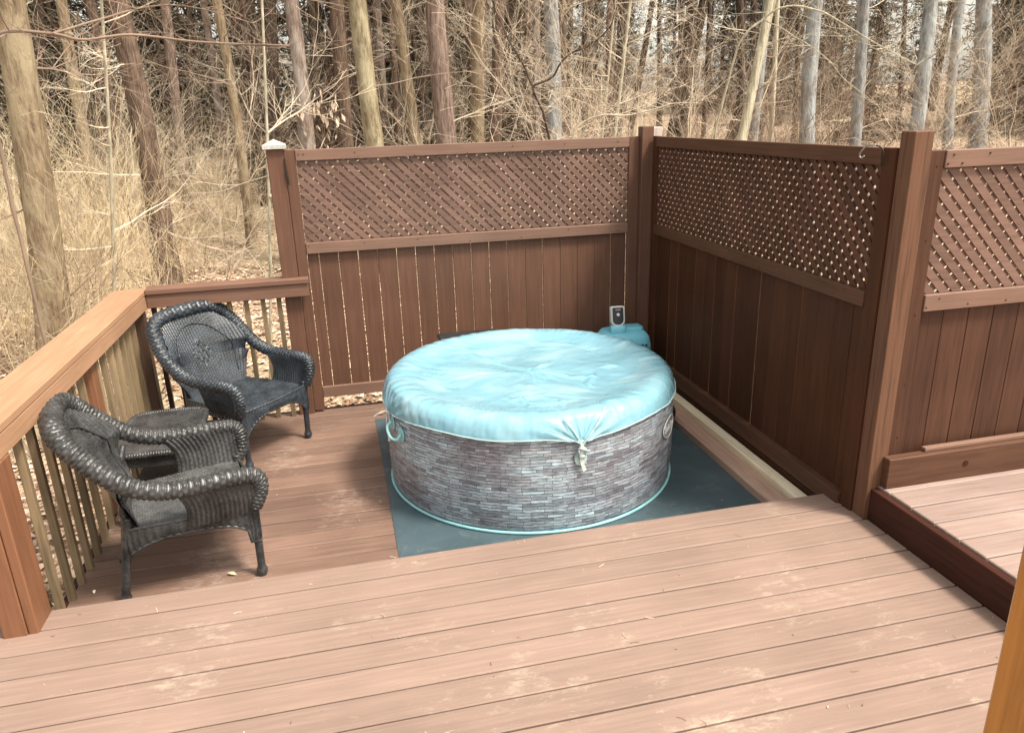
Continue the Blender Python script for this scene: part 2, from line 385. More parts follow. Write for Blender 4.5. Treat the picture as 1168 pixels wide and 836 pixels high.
box(-3.74, -3.65, -.043, .04, -.3, 1.055, bev=.004, r=.2).build('post', M['rail_postd'], br)
for i, x in enumerate((-3.83, -3.54, -3.43, -3.31, -3.19, -3.07, -2.955)):
    bal(br, x, -.022, M['rail_postd'] if i in (0, 1) else M['baluster'], -.15, .99)
# ------------------------------------------------------------------ curb + sunlit strip
tag(box(-.200, -.080, -2.568, -.10, -.02, .070, bev=.02, r=.4).build('curb_timber', M['curb']), 'rounded pinkish brown timber lying along the foot of the side fence', 'timber')
tag(box(-.078, -.004, -2.568, -.10, .0, .100, bev=.006, r=.5).build('sunlit_strip', M['bare']), 'pale bare wood strip between the pinkish timber and the dark fence', 'timber')  # raised strip in place of sunlit litter, its light painted in the colour
# ------------------------------------------------------------------ mat
mt, nt, b = mat('mat_vinyl', .42, .4)
n = noi(nt, coords(nt), 2.2, 8, .72, .4); n2 = noi(nt, coords(nt, (1, 1, 1)), 7, 8, .75, .8)
c = ramp(nt, n, [(.35, (.050, .079, .094)), (.65, (.078, .116, .136))])
f = ramp(nt, n2, [(.55, (0, 0, 0)), (.74, (.5,)*3)]); c = mix(nt, f, c, (.22, .235, .24)); nt.links.new(c, b.inputs['Base Color'])
nt.links.new(ramp(nt, n, [(.3, (.3,)*3), (.7, (.55,)*3)]), b.inputs['Roughness'])
mb = MB()
def mf(u, v):
    x = -2.315+u*2.115; y = -2.56+v*2.26
    e = 1 if 0 < u < 1 and 0 < v < 1 else 0
    return x+.02*v*(1-u)*-1, y, .004+.006*e+(.0025*noise.noise(Vector((x*3, y*3, 0))) if e else 0)
mb.grid(mf, 60, 60)
tag(mb.build('floor_mat', mt, smooth=True), 'dark blue-green vinyl mat spread under the hot tub', 'mat')
# ------------------------------------------------------------------ hot tub
TX, TY = -1.373, -1.377
def stone():
    mt, nt, b = mat('printed_stone_vinyl', .38, .45)
    tc = nt.nodes.new('ShaderNodeUVMap'); tc.uv_map = 'UVMap'
    # wobble the courses a little, as printed ledge stone has
    wn = N(nt, 'ShaderNodeTexNoise', Scale=3.0, Detail=3); nt.links.new(tc.outputs[0], wn.inputs['Vector'])
    add = N(nt, 'ShaderNodeVectorMath', operation='MULTIPLY_ADD'); nt.links.new(wn.outputs['Color'], add.inputs[0]); add.inputs[1].default_value = (.02, .018, 0); nt.links.new(tc.outputs[0], add.inputs[2])
    def br(width, row, off):
        n = N(nt, 'ShaderNodeTexBrick', Scale=1.0); n.inputs['Color1'].default_value = (0, 0, 0, 1); n.inputs['Color2'].default_value = (1, 1, 1, 1)
        n.inputs['Mortar'].default_value = (0, 0, 0, 1); n.inputs['Brick Width'].default_value = width; n.inputs['Row Height'].default_value = row
        n.inputs['Mortar Size'].default_value = .0016; n.inputs['Mortar Smooth'].default_value = .35; n.inputs['Bias'].default_value = 0
        n.offset = .37; n.squash = .7; n.squash_frequency = 3; n.offset_frequency = 2
        nt.links.new(add.outputs[0], n.inputs['Vector']); return n
    A = br(.12, .0185, 0)
    c = ramp(nt, A.outputs['Color'], [(0, (.14, .138, .155)), (.2, (.23, .228, .245)), (.42, (.34, .345, .365)), (.58, (.17, .165, .185)), (.75, (.31, .345, .37)), (.9, (.24, .215, .225)), (1, (.40, .46, .50))])
    tone = noi(nt, tc.outputs[0], 2.0, 2); c = mix(nt, 1, c, ramp(nt, tone, [(.35, (.68, .66, .70)), (.65, (1.15, 1.36, 1.42))]), 'MULTIPLY')
    mp = nt.nodes.new('ShaderNodeMapping'); mp.inputs['Scale'].default_value = (18, 110, 1); nt.links.new(tc.outputs[0], mp.inputs[0])
    g = noi(nt, mp.outputs[0], 1.0, 6, .7); c = mix(nt, 1, c, ramp(nt, g, [(.35, (.5,)*3), (.65, (2.0,)*3)]), 'MULTIPLY')
    c = mix(nt, A.outputs['Fac'], c, (.07, .062, .075)); nt.links.new(c, b.inputs['Base Color'])
    return mt
tub = empty('hot_tub', (TX, TY, .008), label='round inflatable hot tub with printed grey ledge-stone wall on the mat', cat='hot tub')
mb = MB(); NU = 240
prof = [(.850, .0), (.893, .004), (.904, .03), (.909, .10), (.912, .2), (.914, .32), (.913, .42), (.910, .52), (.903, .58), (.885, .63), (.85, .66), (.80, .672), (.74, .665), (.70, .63), (.69, .5)]
prof = [(interp(t, [(i, p[0]) for i, p in enumerate(prof)]), interp(t, [(i, p[1]) for i, p in enumerate(prof)])) for t in [k/4 for k in range(4*(len(prof)-1)+1)]]
def tf(u, v):
    k = round(v*(len(prof)-1)); r, z = prof[k]; th = u*2*math.pi
    r += .0025*math.sin(th*26)*math.sin(math.pi*min(1, z/.62)) if z < .62 else 0
    return r*math.cos(th), r*math.sin(th), z
mb.grid(tf, NU+1, len(prof)); wall = mb.build('wall', stone(), tub, smooth=True)
uvl = wall.data.uv_layers.new(name='UVMap')
npr = len(prof)
for l in wall.data.loops:
    i, k = divmod(l.vertex_index, npr); uvl.data[l.index].uv = (i/NU*2*math.pi*.91, prof[k][1])
teal = plain('pale_aqua_pvc', (.30, .60, .64), .4, .12, 12)
webb = plain('grey_aqua_webbing', (.42, .56, .56), .6, .2, 30)
mb = MB(); mb.tube([( .908*math.cos(a), .908*math.sin(a), .012) for a in [k*2*math.pi/160 for k in range(161)]], .0085, 8, cap=False)
mb.build('base_ring', teal, tub, smooth=True)
def on_wall(th, z, r=.916): return Vector((r*math.cos(th), r*math.sin(th), z))
def wall_patch(th0, z0, shape, mt_, name, lift=.003, th_=.003, n=40, par=None, z_add=0):
    """closed outline shape: list of (s, z) metres around th0, z0 -> bent plate on the wall"""
    mb = MB(); k = len(shape)
    for rr in (.914+lift, .914+lift+th_):
        for s, z in shape: mb.v.append(on_wall(th0+s/.914, z0+z, rr)[:]); mb.r.append(.5)
        mb.v.append(on_wall(th0, z0, rr)[:]); mb.r.append(.5)
    for i in range(k):
        i2 = (i+1) % k
        mb.f.append([i, i2, k]); mb.f.append([k+1+i2, k+1+i, 2*k+1]); mb.f.append([i2, i, k+1+i, k+1+i2])
    return mb.build(name, mt_, par or tub)
ell = lambda a, b_, n=32: [(a*math.cos(t), b_*math.sin(t)) for t in [i*2*math.pi/n for i in range(n)]]
# carry handle on the left
TH = R_(-161)
wall_patch(TH+.055, .455, ell(.035, .048), teal, 'handle_patch'); wall_patch(TH-.075, .490, ell(.03, .045), teal, 'handle_patch')
hp = [on_wall(TH+.06, .46, .925), on_wall(TH+.05, .43, .95), on_wall(TH-.0, .435, .965), on_wall(TH-.07, .47, .955), on_wall(TH-.08, .50, .925)]
MB().tube(smooth_path(hp, 24), .009, 8).build('handle', teal, tub, smooth=True)
# front buckle patch
TB = R_(-86.5)
wall_patch(TB, .445, ell(.036, .042), webb, 'buckle_patch')
# badge with lettering
badge = wall_patch(R_(-38), .405, ell(.115, .062, 48), plain('badge_grey', (.26, .27, .29), .4, .1, 20), 'badge', lift=.002)
ring = MB().tube([on_wall(R_(-38)+.115*math.cos(a)/.914, .405+.062*math.sin(a), .921) for a in [k*2*math.pi/48 for k in range(49)]], .0022, 6, cap=False)
ring.build('badge_rim', plain('badge_white', (.78, .80, .80), .4, .05), badge)
tcu = bpy.data.curves.new('lettering', 'FONT'); tcu.body = 'SaluSpa'; tcu.size = .062; tcu.align_x = 'CENTER'; tcu.align_y = 'CENTER'; tcu.extrude = .001; tcu.offset = .0008
to = bpy.data.objects.new('lettering_tmp', tcu); COL.objects.link(to)
bpy.context.view_layer.update()
tm = bpy.data.meshes.new_from_object(to.evaluated_get(bpy.context.evaluated_depsgraph_get())); bpy.data.objects.remove(to)
for v in tm.vertices: v.co = on_wall(R_(-38)+v.co.x/.914, .405+v.co.y, .9215+v.co.z)
tm.materials.clear(); tm.materials.append(bpy.data.materials['badge_white'])
lo = bpy.data.objects.new('lettering', tm); COL.objects.link(lo); lo.parent = badge
# ------------------------------------------------------------------ cover
cov = empty('tub_cover', (TX, TY, .008), label='wrinkled aqua blue vinyl cover stretched over the round hot tub', cat='cover')
mt, nt, b = mat('aqua_cover_vinyl', .33, .5)
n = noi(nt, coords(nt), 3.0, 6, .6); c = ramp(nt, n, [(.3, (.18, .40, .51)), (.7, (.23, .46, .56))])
glare_n = noi(nt, coords(nt, (1, 1.6, 1)), 2.6, 5, .55, .7); f = ramp(nt, glare_n, [(.48, (0, 0, 0)), (.70, (.34,)*3)]); c = mix(nt, f, c, (.50, .66, .68))  # broad pale patches painted in for glare on the vinyl
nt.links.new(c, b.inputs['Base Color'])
nt.links.new(ramp(nt, glare_n, [(.35, (.20,)*3), (.75, (.40,)*3)]), b.inputs['Roughness']); b.inputs['Coat Weight'].default_value = 1; b.inputs['Coat Roughness'].default_value = .22
bump(nt, b, noi(nt, coords(nt), 6, 3, .5, 1.0), .12, .006)
creases = []
for i in range(22):
    a = rnd.uniform(0, 2*math.pi); rr = rnd.uniform(.0, .72); L = rnd.uniform(.12, .5)
    creases.append((rr*math.cos(a), rr*math.sin(a), rnd.gauss(2.45, .5), L, rnd.uniform(.003, .008), rnd.uniform(.008, .020)))
# long folds the photograph shows: one from the upper left to the middle, one across the middle
creases += [(-.20, .32, R_(-52), .50, .009, .022), (-.42, .12, R_(-15), .5, .008, .022), (-.62, -.1, R_(-40), .34, .010, .024), (.12, -.08, R_(-40), .42, .007, .022), (.36, -.25, R_(55), .30, .006, .02), (-.1, -.45, R_(5), .4, .006, .02), (.25, .45, R_(-10), .35, .006, .03), (.0, -.6, R_(12), .45, .007, .018)]
cpro = [(0, .640), (.3, .637), (.5, .640), (.62, .648), (.70, .664), (.76, .680), (.81, .687), (.855, .682), (.885, .664), (.905, .635), (.917, .60), (.922, .575)]
BU = [(TB, .535), (R_(-168), .52), (R_(20), .53), (R_(110), .53)]
CP = smooth_path([(a, b_, 0) for a, b_ in cpro], 300)
def cf(u, v):
    t = v*(len(cpro)-1)
    vv = v**.8
    # arc-length-ish parameter
    i = vv*(len(CP)-1); k = min(int(i), len(CP)-2); q = i-k
    r = CP[k].x*(1-q)+CP[k+1].x*q; z = CP[k].y*(1-q)+CP[k+1].y*q
    th = u*2*math.pi; x, y_ = r*math.cos(th), r*math.sin(th)
    rim = max(0, (r-.80)/.12)
    hemdip = 0
    for (tb, zb) in BU:
        d = (th-tb+math.pi) % (2*math.pi)-math.pi
        hemdip += .035*math.exp(-abs(d)/.16)
    if r > .88: z -= hemdip*((r-.88)/.042)+.006*math.sin(th*9+1)*((r-.88)/.042)
    dz = 0
    flat_ = max(0, 1-rim)
    for (cx, cy, a, L, amp, wd) in creases:
        dx, dy = x-cx, y_-cy
        s = dx*math.cos(a)+dy*math.sin(a); n_ = -dx*math.sin(a)+dy*math.cos(a)+.02*math.sin(s*9+cx*30)
        if abs(s) < L/2 and abs(n_) < wd*4: dz += 2.0*amp*math.exp(-(n_/wd)**2)*(math.cos(math.pi*s/L)**2)-.8*amp*math.exp(-((n_-wd*1.6)/wd)**2)*(math.cos(math.pi*s/L)**2)
    dz += .010*noise.noise(Vector((x*4+3.3, y_*4+.7, .4)))+.0025*noise.noise(Vector((x*11+y_*4+2.4, y_*9+5.6, 4.5)))+.004*(.3-abs(noise.noise(Vector((x*7-y_*4+1.4, y_*12+x*5+.37, 9.4)))))*(.35+max(0, noise.noise(Vector((x*2.5, y_*2.5, 7.7)))+.3))
    # crumpled patch in the middle
    cm = math.exp(-((x-.02)**2/.05+(y_-.06)**2/.02)); dz += cm*.004*abs(noise.noise(Vector((x*30+.4, y_*26+.6, 2.5))))
    # rim gathers
    gth = .008*abs(noise.noise(Vector((th*9+z*8, r*3, 5))))+.0025*noise.noise(Vector((th*34, r*5, 8)))
    off = gth*min(1, max(0, (r-.70)/.1))
    for (tb, zb) in BU:
        d = (th-tb+math.pi) % (2*math.pi)-math.pi
        if abs(d) < .8 and r > .7:
            ds = d*.91; hz = (.70-z)*1.3+(.92-r)*1.0+.10-( .70-zb)
            hz = max(.004, (.93-r)*1.0+(z-zb)*.9); an = math.atan2(ds, hz)
            off += .010*math.cos(an*16)*math.exp(-math.hypot(ds, hz)/.16)*min(1, (r-.7)/.1)
    nr = min(1, rim); x2 = x+math.cos(th)*off*nr; y2 = y_+math.sin(th)*off*nr
    return x2, y2, z+dz*flat_+off*(1-nr)+.0
mb = MB(); mb.grid(cf, 721, 150)
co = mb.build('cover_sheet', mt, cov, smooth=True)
# drawcord in the hem
hem = [Vector(cf(k/360, 1.0)) for k in range(361)]
MB().tube([(p.x*1.002, p.y*1.002, p.z) for p in hem], .0035, 6, cap=False).build('hem_cord', webb, cov, smooth=True)
# straps at the front buckle
def strap(pts, wd, name, mt_, par, n=20):
    P = smooth_path(pts, n); mb = MB()
    for i, p in enumerate(P):
        t = (P[min(i+1, n-1)]-P[max(i-1, 0)]).normalized(); out = Vector((p.x, p.y, 0)).normalized(); sd_ = t.cross(out).normalized()
        for o_ in (0, .0022):
            for s_ in (-1, 1): mb.v.append((p+sd_*wd/2*s_+out*o_)[:]); mb.r.append(.5)
    for i in range(n-1):
        a = i*4; b_ = a+4
        for q in ((0, 1), (1, 3), (3, 2), (2, 0)): mb.f.append([a+q[0], a+q[1], b_+q[1], b_+q[0]])
    mb.f.append([0, 1, 3, 2]); mb.f.append([(n-1)*4+k for k in (2, 3, 1, 0)])
    return mb.build(name, mt_, par)
def cw(dth, z, r=.935): return on_wall(TB+dth, z, r)
strap([cw(-.20, .635, .925), cw(-.10, .59, .935), cw(-.0, .535, .936)], .007, 'strap', webb, cov)
strap([cw(-.09, .675, .895), cw(-.05, .62, .93), cw(.0, .535, .936)], .009, 'strap', webb, cov)
strap([cw(.20, .690, .86), cw(.10, .635, .93), cw(.01, .535, .936)], .009, 'strap', webb, cov)
strap([cw(.0, .54, .936), cw(.004, .50, .932), cw(.0, .44, .932), cw(.022, .37, .926)], .020, 'strap_tail', plain('webbing_light', (.62, .68, .62), .6, .1, 40), cov)
bk = MB()
def ring_box(mb, th, z, wd, ht, t=.006, r=.938):
    for a, b_ in (((-1, -1), (1, -1)), ((1, -1), (1, 1)), ((1, 1), (-1, 1)), ((-1, 1), (-1, -1))):
        p = on_wall(th+a[0]*wd/.914, z+a[1]*ht, r); q = on_wall(th+b_[0]*wd/.914, z+b_[1]*ht, r); mb.tube([p, (p+q)/2, q], t, 8)
ring_box(bk, TB, .49, .017, .022); bk.tube([on_wall(TB-.02, .515, .94), on_wall(TB+.045, .490, .944)], .007, 8); bk.tube([on_wall(TB-.018, .462, .94), on_wall(TB+.018, .462, .94)], .006, 8)
bk.build('buckle', plain('buckle_plastic', (.35, .42, .42), .35, .1), cov, smooth=True)
TL = R_(-168)
strap([on_wall(TL+.02, .56, .93), on_wall(TL+.03, .50, .932), on_wall(TL+.055, .46, .935)], .014, 'strap', webb, cov)
MB().tube(smooth_path([on_wall(TL-.02, .545, .93), on_wall(TL-.06, .53, .96), on_wall(TL-.10, .49, 1.0)], 14), .004, 6).build('cord_end', plain('cord_white', (.8, .8, .76), .6, .05), cov, smooth=True)
MB().tube(smooth_path([on_wall(TL-.01, .545, .93), on_wall(TL-.02, .46, .94), on_wall(TL-.015, .37, .935), on_wall(TL-.01, .36, .935)], 14), [.003]*12+[.008, .008], 6).build('cord_end', bpy.data.materials['cord_white'], cov, smooth=True)
# ------------------------------------------------------------------ pump
def rounded_loft(sections, n=36, p=3.2):
    """sections: (z, cx, cy, hx, hy) superellipse loft"""
    mb = MB()
    for (z, cx, cy, hx, hy) in sections:
        for i in range(n):
            a = 2*math.pi*i/n; c_, s_ = math.cos(a), math.sin(a)
            mb.v.append((cx+hx*math.copysign(abs(c_)**(2/p), c_), cy+hy*math.copysign(abs(s_)**(2/p), s_), z)); mb.r.append(.5)
    for k in range(len(sections)-1):
        for i in range(n): i2 = (i+1) % n; mb.f.append([k*n+i, k*n+i2, (k+1)*n+i2, (k+1)*n+i])
    mb.f.append([i for i in range(n)][::-1]); mb.f.append([(len(sections)-1)*n+i for i in range(n)])
    return mb
pump = empty('spa_pump', (-.325, -.33, .0), rz=R_(-6), label='aqua blue pump unit with upright control panel standing behind the hot tub', cat='pump')
pb = plain('pump_plastic', (.20, .60, .76), .35, .1, 6)
rounded_loft([(.0, 0, 0, .20, .17), (.05, 0, 0, .215, .185), (.30, 0, 0, .215, .185), (.44, 0, 0, .212, .18), (.50, 0, 0, .20, .165), (.535, 0, .01, .17, .135), (.55, .01, .015, .11, .09)]).build('body', pb, pump, smooth=True)
rounded_loft([(.535, .09, .04, .085, .075), (.555, .09, .04, .08, .07), (.565, .09, .04, .06, .05)]).build('filter_lid', plain('pump_lid', (.18, .60, .76), .3, .1), pump, smooth=True)
rounded_loft([(.45, -.055, -.07, .075, .055), (.56, -.057, -.062, .062, .035), (.60, -.057, -.06, .060, .030)], p=4).build('console_neck', pb, pump, smooth=True)
vg = MB()
for k in range(5): vg.quadbox(.02+k*.028, .036+k*.028, -.192, -.182, .40, .47, .002)
vg.build('vent_grille', plain('vent_dark', (.03, .08, .10), .5, .1), pump)
MB().tube(smooth_path([(-.12, -.17, .30), (-.16, -.26, .29), (-.24, -.34, .28)], 20), .026, 14, disp=lambda i, j: 1+.06*math.sin(i*2)).build('hose', plain('hose_grey', (.30, .33, .34), .5, .1), pump, smooth=True)
cs = empty('control_panel', (0, 0, 0)); cs.parent = pump; cs.location = (-.057, -.075, .60); cs.rotation_euler = (R_(-12), 0, 0)
pw = plain('console_white', (.70, .74, .74), .35, .05)
def plate(w_, h_, r_, t_, bot=None, n=8):
    """rounded plate in XZ, front at y=0, thickness t_ behind"""
    pts = []
    rb = bot or r_
    for (cx, cz, rr, a0) in ((w_-r_, h_-r_, r_, 0), (-w_+r_, h_-r_, r_, 90), (-w_+rb, rb, rb, 180), (w_-rb, rb, rb, 270)):
        for i in range(n+1): a = R_(a0+90*i/n); pts.append((cx+rr*math.cos(a), cz+rr*math.sin(a)))
    mb = MB(); k = len(pts)
    for yy, sc_ in ((0, .94), (.006, 1), (t_, 1)):
        for (a, b_) in pts: mb.v.append((a*sc_, yy, (b_-h_/2)*sc_+h_/2)); mb.r.append(.5)
    mb.f.append([i for i in range(k)][::-1]); mb.f.append([2*k+i for i in range(k)])
    for q in range(2):
        for i in range(k): i2 = (i+1) % k; mb.f.append([q*k+i, q*k+i2, (q+1)*k+i2, (q+1)*k+i])
    return mb
o = plate(.056, .165, .014, .045, bot=.05).build('console_shell', pw, cs); o.location = (0, 0, -.01)
o = plate(.044, .135, .008, .004, bot=.04).build('console_face', plain('console_black', (.02, .022, .03), .15, .2), cs); o.location = (0, -.004, .008)
kb = MB().tube([(0, -.004, .088), (0, -.010, .088)], .013, 20); kb.build('knob', plain('knob_silver', (.75, .76, .76), .25, .05), cs)
kb = MB(); kb.quadbox(-.020, .020, -.0065, -.004, .120, .132, 0); kb.build('display', plain('display_rose', (.42, .25, .26), .3, .1), cs)
# cable-less dark case behind the tub
cb = empty('black_case', (-1.56, -.26, 0), rz=R_(1), label='flat black case standing between the hot tub and back fence', cat='case')
kk = plain('black_plastic', (.022, .026, .03), .45, .2)
box(-.23, .23, -.075, .075, .0, .575, bev=.015).build('shell', kk, cb); box(-.24, .24, -.085, .085, .577, .607, bev=.008).build('lid', kk, cb)
# pine cone
pc = MB()
for k in range(90):
    t = k/110; z = .015+t*.115; R = .034*math.sin(math.pi*min(1, .18+t*.8))**.7; a = k*2.39996
    d = Vector((math.cos(a), math.sin(a), .55)); q = Vector((math.cos(a)*R*.4, math.sin(a)*R*.4, z)); s_ = Vector((-math.sin(a), math.cos(a), 0))*.011
    e = q+d*R*.9; n_ = len(pc.v)
    for p_ in (q-s_*.5, q+s_*.5, e+s_*.8, e-s_*.8, q+Vector((0, 0, .005)), e+Vector((0, 0, .006))): pc.v.append(p_[:]); pc.r.append(rnd.random())
    pc.f += [[n_, n_+1, n_+2, n_+3], [n_, n_+3, n_+5, n_+4], [n_+1, n_+4, n_+5, n_+2], [n_+3, n_+2, n_+5]]
pco = pc.build('pine_cone', plain('cone_brown', (.05, .035, .028), .7, .3, 30), loc=(-.262, -1.07, .010)); pco.scale = (1.5, 1.5, 1.3)
tag(pco, 'dark brown pine cone standing on the mat against the right side of the tub', 'pine cone')
# ------------------------------------------------------------------ wicker
def wicker_mat(name, col, hi):
    mt, nt, b = mat(name, .38, .5); b.inputs['Coat Weight'].default_value = .12; b.inputs['Coat Roughness'].default_value = .3
    n = noi(nt, coords(nt), 9, 6, .7); n2 = noi(nt, coords(nt), 70, 3, .6)
    c = ramp(nt, n, [(.3, col), (.62, hi)]); c = mix(nt, 1, c, ramp(nt, n2, [(.3, (.6,)*3), (.7, (1.35,)*3)]), 'MULTIPLY')
    nt.links.new(c, b.inputs['Base Color']); bump(nt, b, n2, .5, .003); return mt
WB = wicker_mat('wicker_slate', (.008, .010, .013), (.045, .056, .070))
WG = wicker_mat('wicker_weathered', (.009, .009, .009), (.062, .062, .064))
def weave(mb, P, L, Hh, rib=.0105, thread=.0062, amp=.0032, flip=1, back=True, diamond=False):
    """P(u,v)->Vector. L, Hh real sizes; ribs run along v, threads across"""
    nr = max(3, round(L/rib)); ntd = max(3, round(Hh/thread)); nu = min(420, nr*4+1); nv = min(230, ntd*3+1)
    e = 1e-3
    def fn(u, v):
        p = P(u, v); du = P(min(1, u+e), v)-P(max(0, u-e), v); dv = P(u, min(1, v+e))-P(u, max(0, v-e)); n = du.cross(dv)
        n = n.normalized() if n.length > 1e-12 else Vector((0, 0, 1))
        k = int(u*nr); s = abs(math.sin(math.pi*u*nr)); par = 1 if (k+int(v*ntd)) % 2 else .62
        d = amp*(s**.8)*(.75+.25*par)*(.8+.2*abs(math.sin(math.pi*v*ntd)))
        if diamond:
            q = abs(u-.5)/.12+abs(v-.50)/.16
            if q < 1: d += amp*.9*(1 if (k+int(v*ntd/4)) % 2 else -.6)
        return p+n*d*flip
    mb.grid(fn, nu, nv, r=rnd.random())
    if back:
        def fb(u, v):
            p = P(u, v); du = P(min(1, u+e), v)-P(max(0, u-e), v); dv = P(u, min(1, v+e))-P(u, max(0, v-e)); n = du.cross(dv)
            n = n.normalized() if n.length > 1e-12 else Vector((0, 0, 1))
            return p-n*(.009-.002*abs(math.sin(math.pi*u*nr)))*flip
        mb.grid(fb, max(9, nr*2+1), max(9, ntd//2+1))
def roll(mb, ctrl, rad, pitch=.022, flat=1.0, n=28):
    P0 = smooth_path(ctrl, 200); L = sum((b-a).length for a, b in zip(P0, P0[1:])); k = int(L/pitch*9)
    P = smooth_path(ctrl, k); nseg = L/pitch
    rr = [interp(i/(k-1), rad) if isinstance(rad, list) else rad for i in range(k)]
    def dsp(i, j):
        sg = int(i/(k-1)*nseg); sn = abs(math.sin(math.pi*i/(k-1)*nseg))**.5
        return 1+.17*sn-.10+.055*sn*(1 if (j//2+sg) % 2 else -1)
    mb.tube(P, rr, n, disp=dsp, flat=flat)
def leg(mb, p0, p1, r0=.021, r1=.019):
    k = 60; P = [Vector(p0).lerp(Vector(p1), i/(k-1)) for i in range(k)]
    L = (Vector(p1)-Vector(p0)).length
    rr = []
    for i in range(k):
        d = (1-i/(k-1))*L; q = r0+(r1-r0)*i/(k-1)
        if d < .055: q = .019+.009*math.sin(math.pi*min(1, max(0, d/.055)))
        if d < .006: q = .017
        rr.append(q)
    mb.tube(P, rr, 14, disp=lambda i, j: 1+.05*math.sin(i*2.1)+.03*math.cos(j*math.pi))
def make_chair(mtl, label, loc, rz):
    root = empty('wicker_armchair', loc, rz, label=label, cat='armchair')
    half = [(.315, .315, .40), (.350, .322, .50), (.330, .338, .58), (.24, .345, .600), (.08, .350, .600), (-.06, .353, .610), (-.18, .352, .652), (-.28, .348, .730), (-.365, .325, .825), (-.425, .290, .900), (-.462, .190, .946), (-.475, 0, .955)]
    full = half+[(x, -y, z) for x, y, z in half[-2::-1]]
    mb = MB(); roll(mb, full, [(0, .028), (.06, .038), (.2, .039), (.38, .043), (.5, .046), (.62, .043), (.8, .039), (.94, .038), (1, .028)]); mb.build('rolled_border', mtl, root, smooth=True)
    zt = [(0, .935), (.14, .928), (.22, .895), (.275, .84), (.31, .77), (.34, .68)]
    W = [(0, .235), (.3, .290), (.55, .325), (1, .315)]
    def back(u, v):
        s = 2*u-1; y = s*interp(v, W); z = .385+v*(interp(abs(y), zt)-.385)
        x = -.235-.44*(z-.4)+s*s*interp(z, [(.4, .03), (.62, .07), (.70, .14), (.8, .11), (.95, .03)]); return Vector((x, y, z))
    mb = MB(); weave(mb, back, .60, .56, rib=.021, thread=.012, amp=.009, flip=1, diamond=True); mb.build('backrest', mtl, root, smooth=True)
    # inner bead line of the back
    bd = MB(); pts = []
    for k in range(81):
        a = math.pi*k/80; u = .5-.38*math.cos(a); v = .18+.68*math.sin(a)**.55 if 0 < k < 80 else .18
        p = back(u, v); pts.append(p+Vector((.010, 0, .003)))
    bd.tube(pts, .0045, 7, disp=lambda i, j: 1+.25*math.sin(i*1.7)); bd.build('back_beading', mtl, root, smooth=True)
    # seat
    def seat(u, v):
        x = -.265+.575*v; y = (2*u-1)*(.245+.055*v); r = max(abs(2*u-1), 0)**8
        return Vector((x-.0*r, y, .405+.006*math.sin(v*3)-.014*math.sin(math.pi*u)*math.sin(math.pi*v)-.012*max(0, v-.9)*10*.5))
    mb = MB(); weave(mb, seat, .58, .57, rib=.019, thread=.012, amp=.008, flip=-1); mb.build('seat', mtl, root, smooth=True)
    # apron round the seat
    per = [(-.265, .245), (.0, .272), (.285, .298), (.318, .275), (.335, .10), (.338, 0), (.335, -.10), (.318, -.275), (.285, -.298), (.0, -.272), (-.265, -.245)]
    pc_ = smooth_path([(a, b_, 0) for a, b_ in per], 240)
    def apr(u, v):
        i = u*239; k = min(int(i), 238); p = pc_[k].lerp(pc_[k+1], i-k)
        if p.x > .27: s = abs(p.y)/.29; low = .345-.125*s**3.2
        else: s = (p.x+.265)/.55; low = .335-.06*abs(2*s-1)**3-.05*max(0, s-.9)*10*.3
        z = .404+(low-.404)*v; n_ = Vector((p.x-.0, p.y, 0)).normalized()
        return Vector((p.x, p.y, z))+n_*.006*math.sin(math.pi*v)
    mb = MB(); weave(mb, apr, 1.75, .11, rib=.021, thread=.012, amp=.008, flip=1); mb.build('apron', mtl, root, smooth=True)
    bd = MB(); bd.tube([apr(k/200, 1.0) for k in range(201)], .008, 8, disp=lambda i, j: 1+.15*math.sin(i*2.0)); bd.tube([apr(k/200, 0.0)+Vector((0, 0, .002)) for k in range(201)], .009, 8, disp=lambda i, j: 1+.18*math.sin(i*2.0)); bd.build('apron_beading', mtl, root, smooth=True)
    for s in (1, -1):
        def arm(u, v):
            zz = .375+v*.225; x0 = .02-.07*max(0, v-.4)**2*2.5-.03*max(0, .3-v); x1 = .325
            x = x0+(x1-x0)*u; y = .305+.035*v+.012*math.sin(math.pi*v)
            return Vector((x, s*y, zz))
        mb = MB(); weave(mb, arm, .36, .23, rib=.026, thread=.013, amp=.010, flip=-s); 
        # inner skin of the padded arm
        def armi(u, v): p = arm(u, v); return Vector((p.x, p.y-s*.030, p.z))
        weave(mb, armi, .36, .23, rib=.026, thread=.013, amp=.009, flip=s); mb.build('arm_panel', mtl, root, smooth=True)
        bd = MB(); bd.tube([arm(0, k/30)+Vector((0, -s*.015, 0)) for k in range(31)], .014, 8, disp=lambda i, j: 1+.12*math.sin(i*2.1)); bd.build('arm_beading', mtl, root, smooth=True)
        mb = MB(); leg(mb, (.308, s*.292, .44), (.302, s*.282, .0)); mb.build('leg', mtl, root, smooth=True)
        mb = MB(); leg(mb, (-.248, s*.242, .47), (-.335, s*.195, .0)); mb.build('leg', mtl, root, smooth=True)
        mb = MB(); mb.tube(smooth_path([(-.245, s*.235, .42), (-.262, s*.262, .52), (-.235, s*.315, .61)], 20), .015, 8, disp=lambda i, j: 1+.1*math.sin(i*2)); mb.build('back_brace', mtl, root, smooth=True)
    mb = MB(); mb.tube([(-.27, -.22, .22), (-.27, .22, .22)], .010, 8); mb.tube([(.29, -.28, .24), (-.28, -.225, .24)], .010, 8); mb.tube([(.29, .28, .24), (-.28, .225, .24)], .010, 8)
    return root
c1 = make_chair(WG, 'dark grey wicker armchair nearest the step, its back against the left railing', (-3.375, -2.035, 0), R_(14))
c2 = make_chair(WB, 'blue-black wicker armchair in the corner in front of the rear railing', (-3.245, -.515, 0), R_(-41))
